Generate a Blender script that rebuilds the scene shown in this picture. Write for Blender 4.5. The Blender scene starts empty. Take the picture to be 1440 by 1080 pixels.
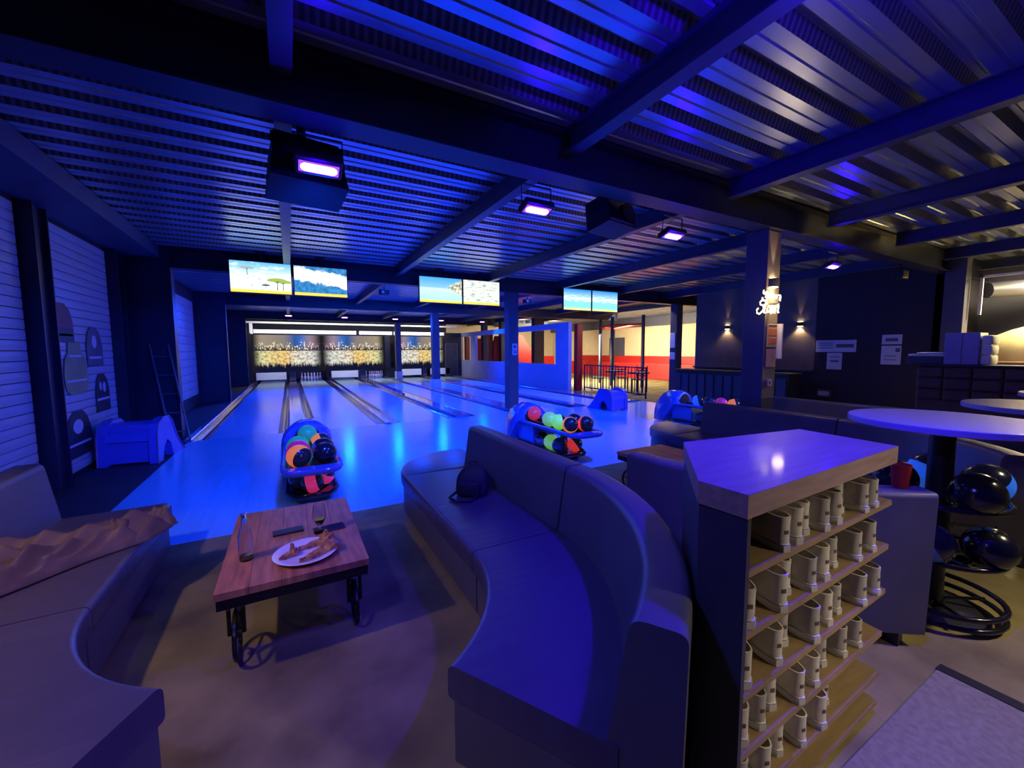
import bpy, bmesh, math, random
from mathutils import Vector, Matrix
random.seed(7)
S = bpy.context.scene
COL = S.collection
PI = math.pi

# ------------------------------------------------------------------ camera
cam_d = bpy.data.cameras.new('camera'); cam = bpy.data.objects.new('camera', cam_d); COL.objects.link(cam)
RX = (0.87633289, -0.48167828, -0.00516696)      # image right in the world
UP = (0.04478515, 0.07078978, 0.99648537)        # image up
FW = (0.47961959, 0.87348431, -0.08360745)       # view direction
M = Matrix(((RX[0], UP[0], -FW[0], 0), (RX[1], UP[1], -FW[1], 0), (RX[2], UP[2], -FW[2], 1.5), (0, 0, 0, 1)))
cam.matrix_world = M
cam_d.sensor_width = 36.0; cam_d.lens = 567.6 / 1440 * 36.0; cam_d.clip_start = 0.02
S.camera = cam

# ------------------------------------------------------------------ world, view
w = bpy.data.worlds.new('world'); S.world = w; w.use_nodes = True
w.node_tree.nodes['Background'].inputs[0].default_value = (0.05, 0.09, 0.5, 1)
w.node_tree.nodes['Background'].inputs[1].default_value = 0.02
S.view_settings.view_transform = 'Standard'; S.view_settings.look = 'None'
S.view_settings.exposure = 0.0; S.view_settings.gamma = 1.0; S.view_settings.use_curve_mapping = False

UVBLUE = (0.0, 0.058, 1.0)
VIOLET = (0.03, 0.0, 1.0)
WARM = (1.0, 0.66, 0.32)

def light(name, kind, loc, aim, power, color, size=0.1, size_y=None, spot=None, blend=0.3, parent=None, spread=None):
    d = bpy.data.lights.new(name, kind); d.energy = power; d.color = color
    if kind == 'AREA':
        d.size = size
        if size_y: d.shape = 'RECTANGLE'; d.size_y = size_y
        if spread: d.spread = spread
    else:
        d.shadow_soft_size = size
    if kind == 'SPOT': d.spot_size = spot; d.spot_blend = blend
    o = bpy.data.objects.new(name, d); COL.objects.link(o)
    o.location = loc
    v = Vector(aim) - Vector(loc)
    o.rotation_euler = v.to_track_quat('-Z', 'Y').to_euler()
    return o

# ceiling strip lights behind the pin deck, hall lights of the play area and bar, lights behind the camera
light('pin_deck_light', 'AREA', (1.6, 21.2, 2.75), (1.6, 22.4, 0.8), 90, (1.0, 0.98, 0.86), 6.0, 0.1)
light('cove_light', 'AREA', (2.9, 22.6, 2.45), (2.9, 22.9, 3.2), 40, (0.9, 1.0, 0.8), 8.0, 0.1)
for cx in (0.1, 3.3): light('pin_light', 'AREA', (cx, 22.45, 0.9), (cx, 23.4, 0.2), 14, (0.45, 0.4, 1.0), 2.4, 0.08)
light('pin_deck_light', 'AREA', (6.3, 21.2, 2.75), (6.3, 22.4, 0.8), 45, (1.0, 0.98, 0.86), 2.6, 0.1)
light('play_area_light', 'AREA', (13.4, 14.5, 3.0), (15.0, 14.0, 1.0), 1500, (1.0, 0.84, 0.56), 3.0, 6.0)
light('play_area_light', 'AREA', (13.2, 20.0, 3.0), (12.8, 24.0, 0.8), 500, (1.0, 0.84, 0.56), 3.0, 3.0)
light('play_area_light', 'AREA', (10.6, 9.4, 2.98), (10.2, 11.0, 0.0), 45, (1.0, 0.84, 0.56), 0.5, 0.5)
light('bar_light', 'AREA', (11.6, 1.2, 2.95), (11.9, 1.1, 0), 330, (1.0, 0.80, 0.45), 0.6, 0.6)
light('hall_light', 'AREA', (4.6, -1.0, 2.98), (2.9, 0.45, 0), 10, (1.0, 0.82, 0.52), 0.25, 0.25, spread=math.radians(60))
light('hall_light', 'AREA', (2.7, -1.9, 2.1), (1.5, 0.7, 0.45), 4.2, (1.0, 0.86, 0.66), 0.12, 0.12, spread=math.radians(50))

# ------------------------------------------------------------------ materials
MATS = {}
def mat(name, col, rough=0.5, metal=0.0, spec=0.5, noise=0.0, nscale=8.0, bump=0.0, bscale=60.0, emit=None, estr=0.0, coat=0.0, stretch=None, col2=None, alpha=None, trans=0.0):
    if name in MATS: return MATS[name]
    m = bpy.data.materials.new(name); m.use_nodes = True
    nt = m.node_tree; b = nt.nodes['Principled BSDF']
    b.inputs['Base Color'].default_value = (*col, 1); b.inputs['Roughness'].default_value = rough
    b.inputs['Metallic'].default_value = metal; b.inputs['Specular IOR Level'].default_value = spec
    b.inputs['Coat Weight'].default_value = coat; b.inputs['Coat Roughness'].default_value = 0.08
    if trans: b.inputs['Transmission Weight'].default_value = trans
    if emit: b.inputs['Emission Color'].default_value = (*emit, 1); b.inputs['Emission Strength'].default_value = estr
    if noise or bump:
        tc = nt.nodes.new('ShaderNodeTexCoord'); mp = nt.nodes.new('ShaderNodeMapping')
        nt.links.new(tc.outputs['Object'], mp.inputs[0])
        if stretch: mp.inputs['Scale'].default_value = stretch
    if noise:
        n = nt.nodes.new('ShaderNodeTexNoise'); n.inputs['Scale'].default_value = nscale; n.inputs['Detail'].default_value = 5
        nt.links.new(mp.outputs[0], n.inputs['Vector'])
        r = nt.nodes.new('ShaderNodeValToRGB')
        c2 = col2 or tuple(c * (1 - noise) for c in col)
        r.color_ramp.elements[0].color = (*c2, 1); r.color_ramp.elements[0].position = 0.32
        r.color_ramp.elements[1].color = (*col, 1); r.color_ramp.elements[1].position = 0.68
        nt.links.new(n.outputs['Fac'], r.inputs[0]); nt.links.new(r.outputs[0], b.inputs['Base Color'])
    if bump:
        n2 = nt.nodes.new('ShaderNodeTexNoise'); n2.inputs['Scale'].default_value = bscale; n2.inputs['Detail'].default_value = 3
        nt.links.new(mp.outputs[0], n2.inputs['Vector'])
        bp = nt.nodes.new('ShaderNodeBump'); bp.inputs['Strength'].default_value = bump; bp.inputs['Distance'].default_value = 0.01
        nt.links.new(n2.outputs['Fac'], bp.inputs['Height']); nt.links.new(bp.outputs[0], b.inputs['Normal'])
    MATS[name] = m
    return m

def emat(name, col, s):
    if name in MATS: return MATS[name]
    m = bpy.data.materials.new(name); m.use_nodes = True; nt = m.node_tree
    nt.nodes.remove(nt.nodes['Principled BSDF'])
    e = nt.nodes.new('ShaderNodeEmission'); e.inputs[0].default_value = (*col, 1); e.inputs[1].default_value = s
    nt.links.new(e.outputs[0], nt.nodes['Material Output'].inputs[0])
    MATS[name] = m
    return m

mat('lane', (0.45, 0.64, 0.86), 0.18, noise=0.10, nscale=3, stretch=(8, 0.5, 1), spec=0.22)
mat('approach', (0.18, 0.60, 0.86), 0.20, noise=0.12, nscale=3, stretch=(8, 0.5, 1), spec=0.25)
mat('gutter', (0.10, 0.08, 0.24), 0.15, metal=0.35, noise=0.3, nscale=4)
mat('capping', (0.22, 0.18, 0.42), 0.22, coat=0.6, noise=0.2, nscale=5)
mat('concrete', (0.28, 0.225, 0.08), 0.62, noise=0.45, nscale=2.6, bump=0.25, bscale=9, col2=(0.11, 0.085, 0.03))
mat('dark_floor', (0.03, 0.03, 0.05), 0.6, noise=0.3, nscale=5)
mat('mat_floor', (0.22, 0.19, 0.14), 0.9, noise=0.3, nscale=40)
mat('leather', (0.10, 0.095, 0.11), 0.40, noise=0.15, nscale=5, bump=0.12, bscale=7)
mat('leather_seat', (0.075, 0.066, 0.10), 0.33, noise=0.12, nscale=4, bump=0.35, bscale=3.5, stretch=(1.0, 5.0, 1))
mat('leather_dark', (0.05, 0.045, 0.06), 0.4, noise=0.2, nscale=5)
mat('beam', (0.018, 0.022, 0.055), 0.42, noise=0.25, nscale=3)
mat('joist', (0.05, 0.065, 0.13), 0.38, noise=0.2, nscale=3)
mat('column', (0.075, 0.078, 0.12), 0.5, noise=0.15, nscale=2)
mat('black', (0.012, 0.012, 0.016), 0.45, noise=0.2, nscale=9)
mat('gloss_black', (0.008, 0.008, 0.012), 0.08, coat=0.5)
mat('steel_tube', (0.02, 0.02, 0.025), 0.18, metal=0.5)
mat('dark_wall', (0.030, 0.028, 0.05), 0.8, noise=0.2, nscale=2)
mat('sconce_wall', (0.20, 0.17, 0.15), 0.8, noise=0.25, nscale=3)
mat('blue_wall', (0.30, 0.31, 0.52), 0.7, noise=0.1, nscale=3)
mat('slat', (0.52, 0.56, 0.66), 0.38, noise=0.1, nscale=2)
mat('beige_wall', (0.72, 0.60, 0.38), 0.8, noise=0.12, nscale=1.2)
mat('red_pad', (0.42, 0.012, 0.01), 0.5, noise=0.2, nscale=1.5)
mat('dark_red', (0.16, 0.015, 0.03), 0.6, noise=0.2, nscale=3)
mat('white', (0.90, 0.90, 0.84), 0.5, noise=0.05, nscale=5)
mat('pinwhite', (0.85, 0.85, 0.85), 0.25)
mat('pinred', (0.6, 0.03, 0.03), 0.3)
mat('wood_red', (0.52, 0.19, 0.09), 0.42, noise=0.5, nscale=5, stretch=(7, 1.0, 1), bump=0.1, bscale=12)
mat('wood_edge', (0.35, 0.23, 0.15), 0.5, noise=0.3, nscale=6, stretch=(1, 8, 8))
mat('wood_top', (0.20, 0.14, 0.22), 0.44, noise=0.3, nscale=5, stretch=(1.2, 8, 1), bump=0.12, bscale=8, coat=0.2)
mat('cladding', (0.30, 0.25, 0.22), 0.6, noise=0.2, nscale=5)
mat('plywood', (0.27, 0.175, 0.075), 0.55, noise=0.25, nscale=7, stretch=(1, 7, 1))
mat('shoe', (0.60, 0.54, 0.45), 0.5, noise=0.15, nscale=20)
mat('shoe_grey', (0.42, 0.38, 0.33), 0.55, noise=0.2, nscale=20)
mat('shoe_sole', (0.50, 0.47, 0.44), 0.5, noise=0.1, nscale=20)
mat('iron', (0.02, 0.02, 0.022), 0.4, metal=0.6, noise=0.2, nscale=15)
mat('blue_plastic', (0.08, 0.10, 0.62), 0.3, coat=0.3)
mat('hood', (0.10, 0.11, 0.42), 0.16, coat=0.7)
mat('hood_trim', (0.55, 0.50, 0.62), 0.35)
mat('glass', (0.9, 0.92, 0.95), 0.02, trans=1.0)
mat('beer', (0.20, 0.10, 0.03), 0.1, trans=0.3)
mat('plate', (0.78, 0.74, 0.76), 0.18, coat=0.4)
mat('pizza', (0.70, 0.42, 0.12), 0.5, noise=0.6, nscale=38, bump=0.8, bscale=60, col2=(0.30, 0.06, 0.015))
mat('coat_cloth', (0.14, 0.085, 0.08), 0.62, noise=0.25, nscale=6, bump=0.5, bscale=9)
mat('bag_cloth', (0.015, 0.016, 0.03), 0.75, noise=0.3, nscale=30, bump=0.4, bscale=40)
mat('paper', (0.62, 0.64, 0.72), 0.6)
mat('print', (0.10, 0.10, 0.16), 0.6)
mat('paper_pink', (0.75, 0.45, 0.45), 0.6, noise=0.2, nscale=12)
mat('paper_orange', (0.80, 0.25, 0.10), 0.6)
mat('paper_yellow', (0.85, 0.62, 0.35), 0.6)
mat('table_top', (0.34, 0.31, 0.60), 0.3, noise=0.1, nscale=4)
mat('fabric_beige', (0.70, 0.60, 0.32), 0.8, noise=0.2, nscale=4)
mat('brown', (0.14, 0.075, 0.05), 0.6, noise=0.35, nscale=3)
mat('sticker_yellow', (0.40, 0.42, 0.18), 0.5, noise=0.25, nscale=6)
mat('sticker_red', (0.30, 0.05, 0.06), 0.5, noise=0.3, nscale=6)
mat('sticker_grey', (0.16, 0.17, 0.22), 0.5, noise=0.3, nscale=8)
mat('sticker_dark', (0.03, 0.03, 0.05), 0.5)
mat('sticker_white', (0.65, 0.68, 0.80), 0.5)
mat('aluminium', (0.14, 0.15, 0.20), 0.45, metal=0.4)
mat('cabinet_black', (0.035, 0.035, 0.045), 0.55, noise=0.2, nscale=4)
emat('uv_glow', (0.62, 0.25, 1.0), 9.0)
emat('uv_halo', (0.25, 0.05, 1.0), 2.0)
emat('neon', (1.0, 0.82, 0.52), 2.6)
emat('bulb', (1.0, 0.75, 0.40), 20.0)

# galvanised roof deck: plain ribs, and a perforated variant for the rib sides
mat('deck', (0.46, 0.56, 0.76), 0.30, metal=0.75, noise=0.15, nscale=1.2, stretch=(0.6, 3, 1))
def perforated():
    m = bpy.data.materials.new('deck_perforated'); m.use_nodes = True; nt = m.node_tree; b = nt.nodes['Principled BSDF']
    tc = nt.nodes.new('ShaderNodeTexCoord'); sp = nt.nodes.new('ShaderNodeSeparateXYZ')
    nt.links.new(tc.outputs['Object'], sp.inputs[0])
    def mth(op, a, bb):
        n = nt.nodes.new('ShaderNodeMath'); n.operation = op
        for i, v in enumerate((a, bb)):
            if v is None: continue
            if isinstance(v, (int, float)): n.inputs[i].default_value = v
            else: nt.links.new(v, n.inputs[i])
        return n.outputs[0]
    s = mth('SINE', mth('MULTIPLY', sp.outputs[0], 2 * PI / 0.05), None)
    g = mth('GREATER_THAN', s, 0.15)
    mx = nt.nodes.new('ShaderNodeMix'); mx.data_type = 'RGBA'
    mx.inputs[6].default_value = (0.16, 0.16, 0.18, 1); mx.inputs[7].default_value = (0.36, 0.36, 0.38, 1)
    nt.links.new(g, mx.inputs[0]); nt.links.new(mx.outputs[2], b.inputs['Base Color'])
    b.inputs['Roughness'].default_value = 0.45; b.inputs['Metallic'].default_value = 0.7
    MATS['deck_perforated'] = m
perforated()

def nodes_mat(name):
    """emission material plus small node helpers working on object coordinates scaled to u,v in 0..1"""
    m = bpy.data.materials.new(name); m.use_nodes = True; nt = m.node_tree
    nt.nodes.remove(nt.nodes['Principled BSDF'])
    e = nt.nodes.new('ShaderNodeEmission'); nt.links.new(e.outputs[0], nt.nodes['Material Output'].inputs[0])
    tc = nt.nodes.new('ShaderNodeTexCoord'); sp = nt.nodes.new('ShaderNodeSeparateXYZ'); nt.links.new(tc.outputs['UV'], sp.inputs[0])
    class H: pass
    h = H(); h.m = m; h.nt = nt; h.e = e; h.u = sp.outputs[0]; h.v = sp.outputs[1]
    def mth(op, a, b=None, c=None):
        n = nt.nodes.new('ShaderNodeMath'); n.operation = op
        for i, x in enumerate((a, b, c)):
            if x is None: continue
            if isinstance(x, (int, float)): n.inputs[i].default_value = x
            else: nt.links.new(x, n.inputs[i])
        return n.outputs[0]
    h.mth = mth
    def comb(a, b):
        n = nt.nodes.new('ShaderNodeCombineXYZ')
        for i, x in enumerate((a, b)):
            if isinstance(x, (int, float)): n.inputs[i].default_value = x
            else: nt.links.new(x, n.inputs[i])
        return n.outputs[0]
    h.comb = comb
    def noise(vec, scale, detail=4):
        n = nt.nodes.new('ShaderNodeTexNoise'); n.inputs['Scale'].default_value = scale; n.inputs['Detail'].default_value = detail
        nt.links.new(vec, n.inputs['Vector']); return n.outputs['Fac']
    h.noise = noise
    def ramp(fac, stops):
        r = nt.nodes.new('ShaderNodeValToRGB'); nt.links.new(fac, r.inputs[0])
        els = r.color_ramp.elements
        while len(els) < len(stops): els.new(0.5)
        for el, (p, c) in zip(els, stops): el.position = p; el.color = (*c, 1)
        return r.outputs[0]
    h.ramp = ramp
    def mix(f, a, b):
        n = nt.nodes.new('ShaderNodeMix'); n.data_type = 'RGBA'
        for i, x in ((0, f), (6, a), (7, b)):
            if isinstance(x, (int, float)): n.inputs[i].default_value = x
            elif isinstance(x, tuple): n.inputs[i].default_value = (*x, 1)
            else: nt.links.new(x, n.inputs[i])
        return n.outputs[2]
    h.mix = mix
    def smooth(x, a, b):
        n = nt.nodes.new('ShaderNodeMapRange'); n.interpolation_type = 'SMOOTHSTEP'
        nt.links.new(x, n.inputs[0]); n.inputs[1].default_value = a; n.inputs[2].default_value = b
        return n.outputs[0]
    h.smooth = smooth
    def done(col, s):
        nt.links.new(col, e.inputs[0]); e.inputs[1].default_value = s; MATS[name] = m; return m
    h.done = done
    return h

def screen_mat(kind):
    h = nodes_mat('screen_%d' % kind)
    vec = h.comb(h.mth('MULTIPLY', h.u, 1.8), h.v)
    if kind == 0:      # savanna with pale cloud bands
        sky = h.ramp(h.v, [(0, (0.75, 0.9, 0.85)), (0.5, (0.75, 0.93, 0.95)), (1.0, (0.10, 0.45, 0.90))])
        n = h.noise(h.comb(h.mth('MULTIPLY', h.u, 1.2), h.mth('MULTIPLY', h.v, 2.2)), 4.0)
        c = h.mix(h.smooth(h.mth('ADD', n, h.mth('MULTIPLY', h.v, -0.25)), 0.3, 0.48), sky, (0.95, 0.97, 0.93))
        f = h.noise(vec, 14.0); c = h.mix(h.mth('MULTIPLY', h.smooth(f, 0.60, 0.68), h.smooth(h.v, 0.75, 0.5)), c, (0.25, 0.40, 0.42))
    elif kind == 1:    # white clouds over blue ground
        y = h.mth('ADD', h.mth('MULTIPLY', h.u, 0.22), h.v)
        n = h.noise(vec, 5.0)
        edge = h.mth('ADD', y, h.mth('MULTIPLY', n, 0.35))
        base = h.ramp(h.noise(vec, 7.0), [(0.3, (0.02, 0.12, 0.30)), (0.7, (0.05, 0.30, 0.70))])
        f = h.mth('MULTIPLY', h.smooth(edge, 0.66, 0.74), h.smooth(edge, 1.20, 1.10))
        c = h.mix(f, base, (0.98, 0.97, 0.95))
    elif kind == 2:    # lagoon with headland
        c = h.ramp(h.v, [(0, (0.35, 0.85, 0.95)), (0.45, (0.55, 0.90, 0.92)), (0.56, (0.60, 0.85, 0.90)), (0.6, (0.25, 0.55, 0.80)), (1, (0.05, 0.35, 0.85))])
        hd = h.mth('SUBTRACT', h.mth('MULTIPLY', h.u, 0.9), h.mth('ABSOLUTE', h.mth('SUBTRACT', h.v, 0.62)))
        n = h.noise(vec, 9.0)
        c = h.mix(h.smooth(h.mth('ADD', hd, h.mth('MULTIPLY', n, 0.15)), 0.60, 0.70), c, h.ramp(n, [(0.4, (0.25, 0.28, 0.20)), (0.6, (0.85, 0.80, 0.62))]))
    elif kind == 3:    # bright beach
        n = h.noise(h.comb(h.u, h.mth('MULTIPLY', h.v, 3.0)), 6.0)
        c = h.ramp(n, [(0.34, (0.25, 0.38, 0.42)), (0.46, (0.72, 0.78, 0.76)), (0.60, (0.80, 0.76, 0.66))])
    else:              # sea and sky
        c = h.ramp(h.v, [(0, (0.25, 0.75, 0.80)), (0.42, (0.25, 0.70, 0.85)), (0.55, (0.70, 0.90, 0.95)), (0.66, (0.30, 0.65, 0.95)), (1, (0.02, 0.22, 0.75))])
        n = h.noise(h.comb(h.u, h.mth('MULTIPLY', h.v, 2.5)), 5.0)
        c = h.mix(h.mth('MULTIPLY', h.smooth(n, 0.5, 0.62), h.mth('MULTIPLY', h.smooth(h.v, 0.35, 0.45), h.smooth(h.v, 0.8, 0.65))), c, (0.9, 0.95, 0.97))
    c = h.mix(h.smooth(h.v, 0.105, 0.085), c, (1.0, 0.70, 0.10) if kind != 4 else (0.85, 0.85, 0.30))
    return h.done(c, 1.35)
for k in range(5): screen_mat(k)

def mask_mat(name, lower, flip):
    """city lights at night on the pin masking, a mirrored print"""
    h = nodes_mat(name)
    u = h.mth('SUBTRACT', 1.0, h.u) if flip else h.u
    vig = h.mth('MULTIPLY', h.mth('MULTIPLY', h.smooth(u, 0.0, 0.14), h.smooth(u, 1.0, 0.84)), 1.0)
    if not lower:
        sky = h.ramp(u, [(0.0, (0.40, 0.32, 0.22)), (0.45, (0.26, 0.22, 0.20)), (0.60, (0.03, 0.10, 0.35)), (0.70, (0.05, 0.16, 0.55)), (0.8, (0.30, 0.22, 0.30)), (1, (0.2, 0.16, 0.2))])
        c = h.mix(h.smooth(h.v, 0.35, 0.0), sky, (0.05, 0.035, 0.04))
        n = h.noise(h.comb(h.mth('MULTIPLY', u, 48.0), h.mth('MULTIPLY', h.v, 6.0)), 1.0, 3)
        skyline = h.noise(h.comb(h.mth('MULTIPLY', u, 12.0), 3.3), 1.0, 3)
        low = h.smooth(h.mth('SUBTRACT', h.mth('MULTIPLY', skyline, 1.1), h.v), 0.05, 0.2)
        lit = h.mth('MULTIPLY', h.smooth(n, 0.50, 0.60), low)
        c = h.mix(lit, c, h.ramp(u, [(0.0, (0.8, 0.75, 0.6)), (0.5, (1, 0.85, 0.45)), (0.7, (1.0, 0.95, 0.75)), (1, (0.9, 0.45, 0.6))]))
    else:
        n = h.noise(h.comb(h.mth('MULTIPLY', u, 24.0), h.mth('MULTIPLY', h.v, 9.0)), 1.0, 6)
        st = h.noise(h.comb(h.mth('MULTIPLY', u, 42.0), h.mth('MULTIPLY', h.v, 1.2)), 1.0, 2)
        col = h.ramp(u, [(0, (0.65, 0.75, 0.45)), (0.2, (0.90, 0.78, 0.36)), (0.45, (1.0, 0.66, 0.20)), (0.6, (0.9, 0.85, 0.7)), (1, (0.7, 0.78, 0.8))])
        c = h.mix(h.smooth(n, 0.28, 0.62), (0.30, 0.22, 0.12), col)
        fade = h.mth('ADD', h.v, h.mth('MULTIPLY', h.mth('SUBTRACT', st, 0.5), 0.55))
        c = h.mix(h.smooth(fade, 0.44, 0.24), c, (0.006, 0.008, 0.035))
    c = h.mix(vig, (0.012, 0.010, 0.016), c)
    return h.done(c, 1.0)  # emission stands in for the lamps that light the print
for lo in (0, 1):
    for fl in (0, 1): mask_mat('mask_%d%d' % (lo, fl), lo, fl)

def ball_mat(name, col, col2=(0.006, 0.006, 0.02), glow=0.22, band=0.045, mode='half'):
    m = bpy.data.materials.new('ball_' + name); m.use_nodes = True; nt = m.node_tree; b = nt.nodes['Principled BSDF']
    tc = nt.nodes.new('ShaderNodeTexCoord'); sp = nt.nodes.new('ShaderNodeSeparateXYZ'); nt.links.new(tc.outputs['Object'], sp.inputs[0])
    a = nt.nodes.new('ShaderNodeMath'); a.operation = 'ABSOLUTE'; nt.links.new(sp.outputs[2], a.inputs[0])
    g = nt.nodes.new('ShaderNodeMath'); g.operation = 'LESS_THAN'
    nt.links.new(a.outputs[0] if mode == 'band' else sp.outputs[2], g.inputs[0]); g.inputs[1].default_value = band
    mx = nt.nodes.new('ShaderNodeMix'); mx.data_type = 'RGBA'; nt.links.new(g.outputs[0], mx.inputs[0])
    mx.inputs[6].default_value = (*col2, 1); mx.inputs[7].default_value = (*col, 1)
    nt.links.new(mx.outputs[2], b.inputs['Base Color'])
    # glow added to the dye so its colour shows under the ultraviolet lamps
    nt.links.new(mx.outputs[2], b.inputs['Emission Color']); b.inputs['Emission Strength'].default_value = glow
    b.inputs['Roughness'].default_value = 0.18; b.inputs['Coat Weight'].default_value = 0.3
    MATS['ball_' + name] = m
ball_mat('orange', (1.0, 0.22, 0.03), glow=0.55)
ball_mat('orange_band', (1.0, 0.25, 0.03), glow=0.55, mode='band', band=0.05)
ball_mat('green', (0.02, 0.35, 0.14), glow=0.35, band=0.2)
ball_mat('lime', (0.25, 0.95, 0.12), glow=0.5, band=0.03)
ball_mat('lime_full', (0.20, 0.60, 0.12), glow=0.5, band=0.2)
ball_mat('pink', (0.85, 0.04, 0.20), glow=0.4, mode='band', band=0.05)
ball_mat('magenta', (0.45, 0.02, 0.13), glow=0.35, band=0.2)
ball_mat('red', (0.95, 0.05, 0.05), glow=0.5, band=0.0)
ball_mat('red_full', (0.75, 0.04, 0.06), glow=0.45, band=0.2)
ball_mat('navy', (0.03, 0.06, 0.28), glow=0.12, band=0.02)
ball_mat('dark', (0.02, 0.03, 0.10), glow=0.05, band=0.3)
ball_mat('blue', (0.03, 0.18, 0.95), glow=0.35, band=0.02)
ball_mat('black', (0.008, 0.008, 0.012), glow=0.0, band=0.3)

# ------------------------------------------------------------------ mesh helpers
class MB:
    def __init__(s): s.v = []; s.f = []; s.mi = []; s.cur = 0
    def add(s, vs, fs):
        o = len(s.v); s.v += [tuple(p) for p in vs]
        for f in fs: s.f.append(tuple(i + o for i in f)); s.mi.append(s.cur)
        return s
    def box(s, x0, x1, y0, y1, z0, z1, M=None):
        vs = [(x0, y0, z0), (x1, y0, z0), (x1, y1, z0), (x0, y1, z0), (x0, y0, z1), (x1, y0, z1), (x1, y1, z1), (x0, y1, z1)]
        if M: vs = [M @ Vector(p) for p in vs]
        return s.add(vs, [(0, 3, 2, 1), (4, 5, 6, 7), (0, 1, 5, 4), (1, 2, 6, 5), (2, 3, 7, 6), (3, 0, 4, 7)])
    def rbox(s, x0, x1, y0, y1, z0, z1, r=0.01):
        """box with chamfered edges"""
        bm = bmesh.new(); bmesh.ops.create_cube(bm, size=1)
        for v in bm.verts: v.co = Vector(((x0 + x1) / 2 + v.co.x * (x1 - x0), (y0 + y1) / 2 + v.co.y * (y1 - y0), (z0 + z1) / 2 + v.co.z * (z1 - z0)))
        bmesh.ops.bevel(bm, geom=bm.edges[:], offset=r, segments=2, affect='EDGES', profile=0.5)
        bm.verts.index_update()
        s.add([v.co for v in bm.verts], [[v.index for v in f.verts] for f in bm.faces]); bm.free(); return s
    def lathe(s, prof, n=20, M=None, cap=True):
        vs = []; fs = []
        for r, z in prof:
            for i in range(n):
                a = 2 * PI * i / n; p = Vector((r * math.cos(a), r * math.sin(a), z)); vs.append(M @ p if M else p)
        for j in range(len(prof) - 1):
            for i in range(n):
                k = (i + 1) % n; fs.append((j * n + i, j * n + k, (j + 1) * n + k, (j + 1) * n + i))
        if cap:
            fs.append(tuple(reversed(range(n)))); fs.append(tuple((len(prof) - 1) * n + i for i in range(n)))
        return s.add(vs, fs)
    def tube(s, pts, r, n=8, closed=False):
        pts = [Vector(p) for p in pts]; m = len(pts); vs = []; fs = []
        up = Vector((0, 0, 1))
        for i, p in enumerate(pts):
            a = pts[(i - 1) % m] if (closed or i > 0) else p
            b = pts[(i + 1) % m] if (closed or i < m - 1) else p
            t = (b - a).normalized()
            q = up if abs(t.dot(up)) < 0.95 else Vector((1, 0, 0))
            x = t.cross(q).normalized(); y = x.cross(t)
            rr = r[i] if isinstance(r, (list, tuple)) else r
            for j in range(n):
                an = 2 * PI * j / n; vs.append(p + rr * (math.cos(an) * x + math.sin(an) * y))
        for i in range(m if closed else m - 1):
            k = (i + 1) % m
            for j in range(n):
                l = (j + 1) % n; fs.append((i * n + j, i * n + l, k * n + l, k * n + j))
        if not closed:
            fs.append(tuple(reversed(range(n)))); fs.append(tuple((m - 1) * n + j for j in range(n)))
        return s.add(vs, fs)
    def prism(s, poly, h0, h1, axis='z', M=None):
        n = len(poly); vs = []
        for h in (h0, h1):
            for a, b in poly:
                p = {'z': (a, b, h), 'y': (a, h, b), 'x': (h, a, b)}[axis]
                vs.append(M @ Vector(p) if M else p)
        fs = [tuple(reversed(range(n))), tuple(range(n, 2 * n))]
        for i in range(n): k = (i + 1) % n; fs.append((i, k, n + k, n + i))
        return s.add(vs, fs)
    def loft(s, rings, cap=True, closed=True):
        n = len(rings[0]); vs = [p for r in rings for p in r]; fs = []
        for j in range(len(rings) - 1):
            for i in range(n if closed else n - 1):
                k = (i + 1) % n; fs.append((j * n + i, j * n + k, (j + 1) * n + k, (j + 1) * n + i))
        if cap: fs.append(tuple(reversed(range(n)))); fs.append(tuple((len(rings) - 1) * n + i for i in range(n)))
        return s.add(vs, fs)
    def sphere(s, r, n=24, m=14, c=(0, 0, 0), sc=(1, 1, 1)):
        bm = bmesh.new(); bmesh.ops.create_uvsphere(bm, u_segments=n, v_segments=m, radius=r); bm.verts.index_update()
        s.add([(c[0] + v.co.x * sc[0], c[1] + v.co.y * sc[1], c[2] + v.co.z * sc[2]) for v in bm.verts], [[v.index for v in f.verts] for f in bm.faces]); bm.free(); return s
    def mesh(s, name, mats, smooth=None):
        me = bpy.data.meshes.new(name); me.from_pydata(s.v, [], s.f)
        if isinstance(mats, str): mats = [mats]
        for m in mats: me.materials.append(MATS[m])
        if len(mats) > 1: me.polygons.foreach_set('material_index', s.mi)
        bm = bmesh.new(); bm.from_mesh(me); bmesh.ops.recalc_face_normals(bm, faces=bm.faces); bm.to_mesh(me); bm.free()
        if smooth:
            me.polygons.foreach_set('use_smooth', [True] * len(me.polygons)); me.set_sharp_from_angle(angle=math.radians(smooth))
        me.update(); return me
    def build(s, name, mats, parent=None, smooth=None):
        return put(name, s.mesh(name, mats, smooth), parent)

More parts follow.
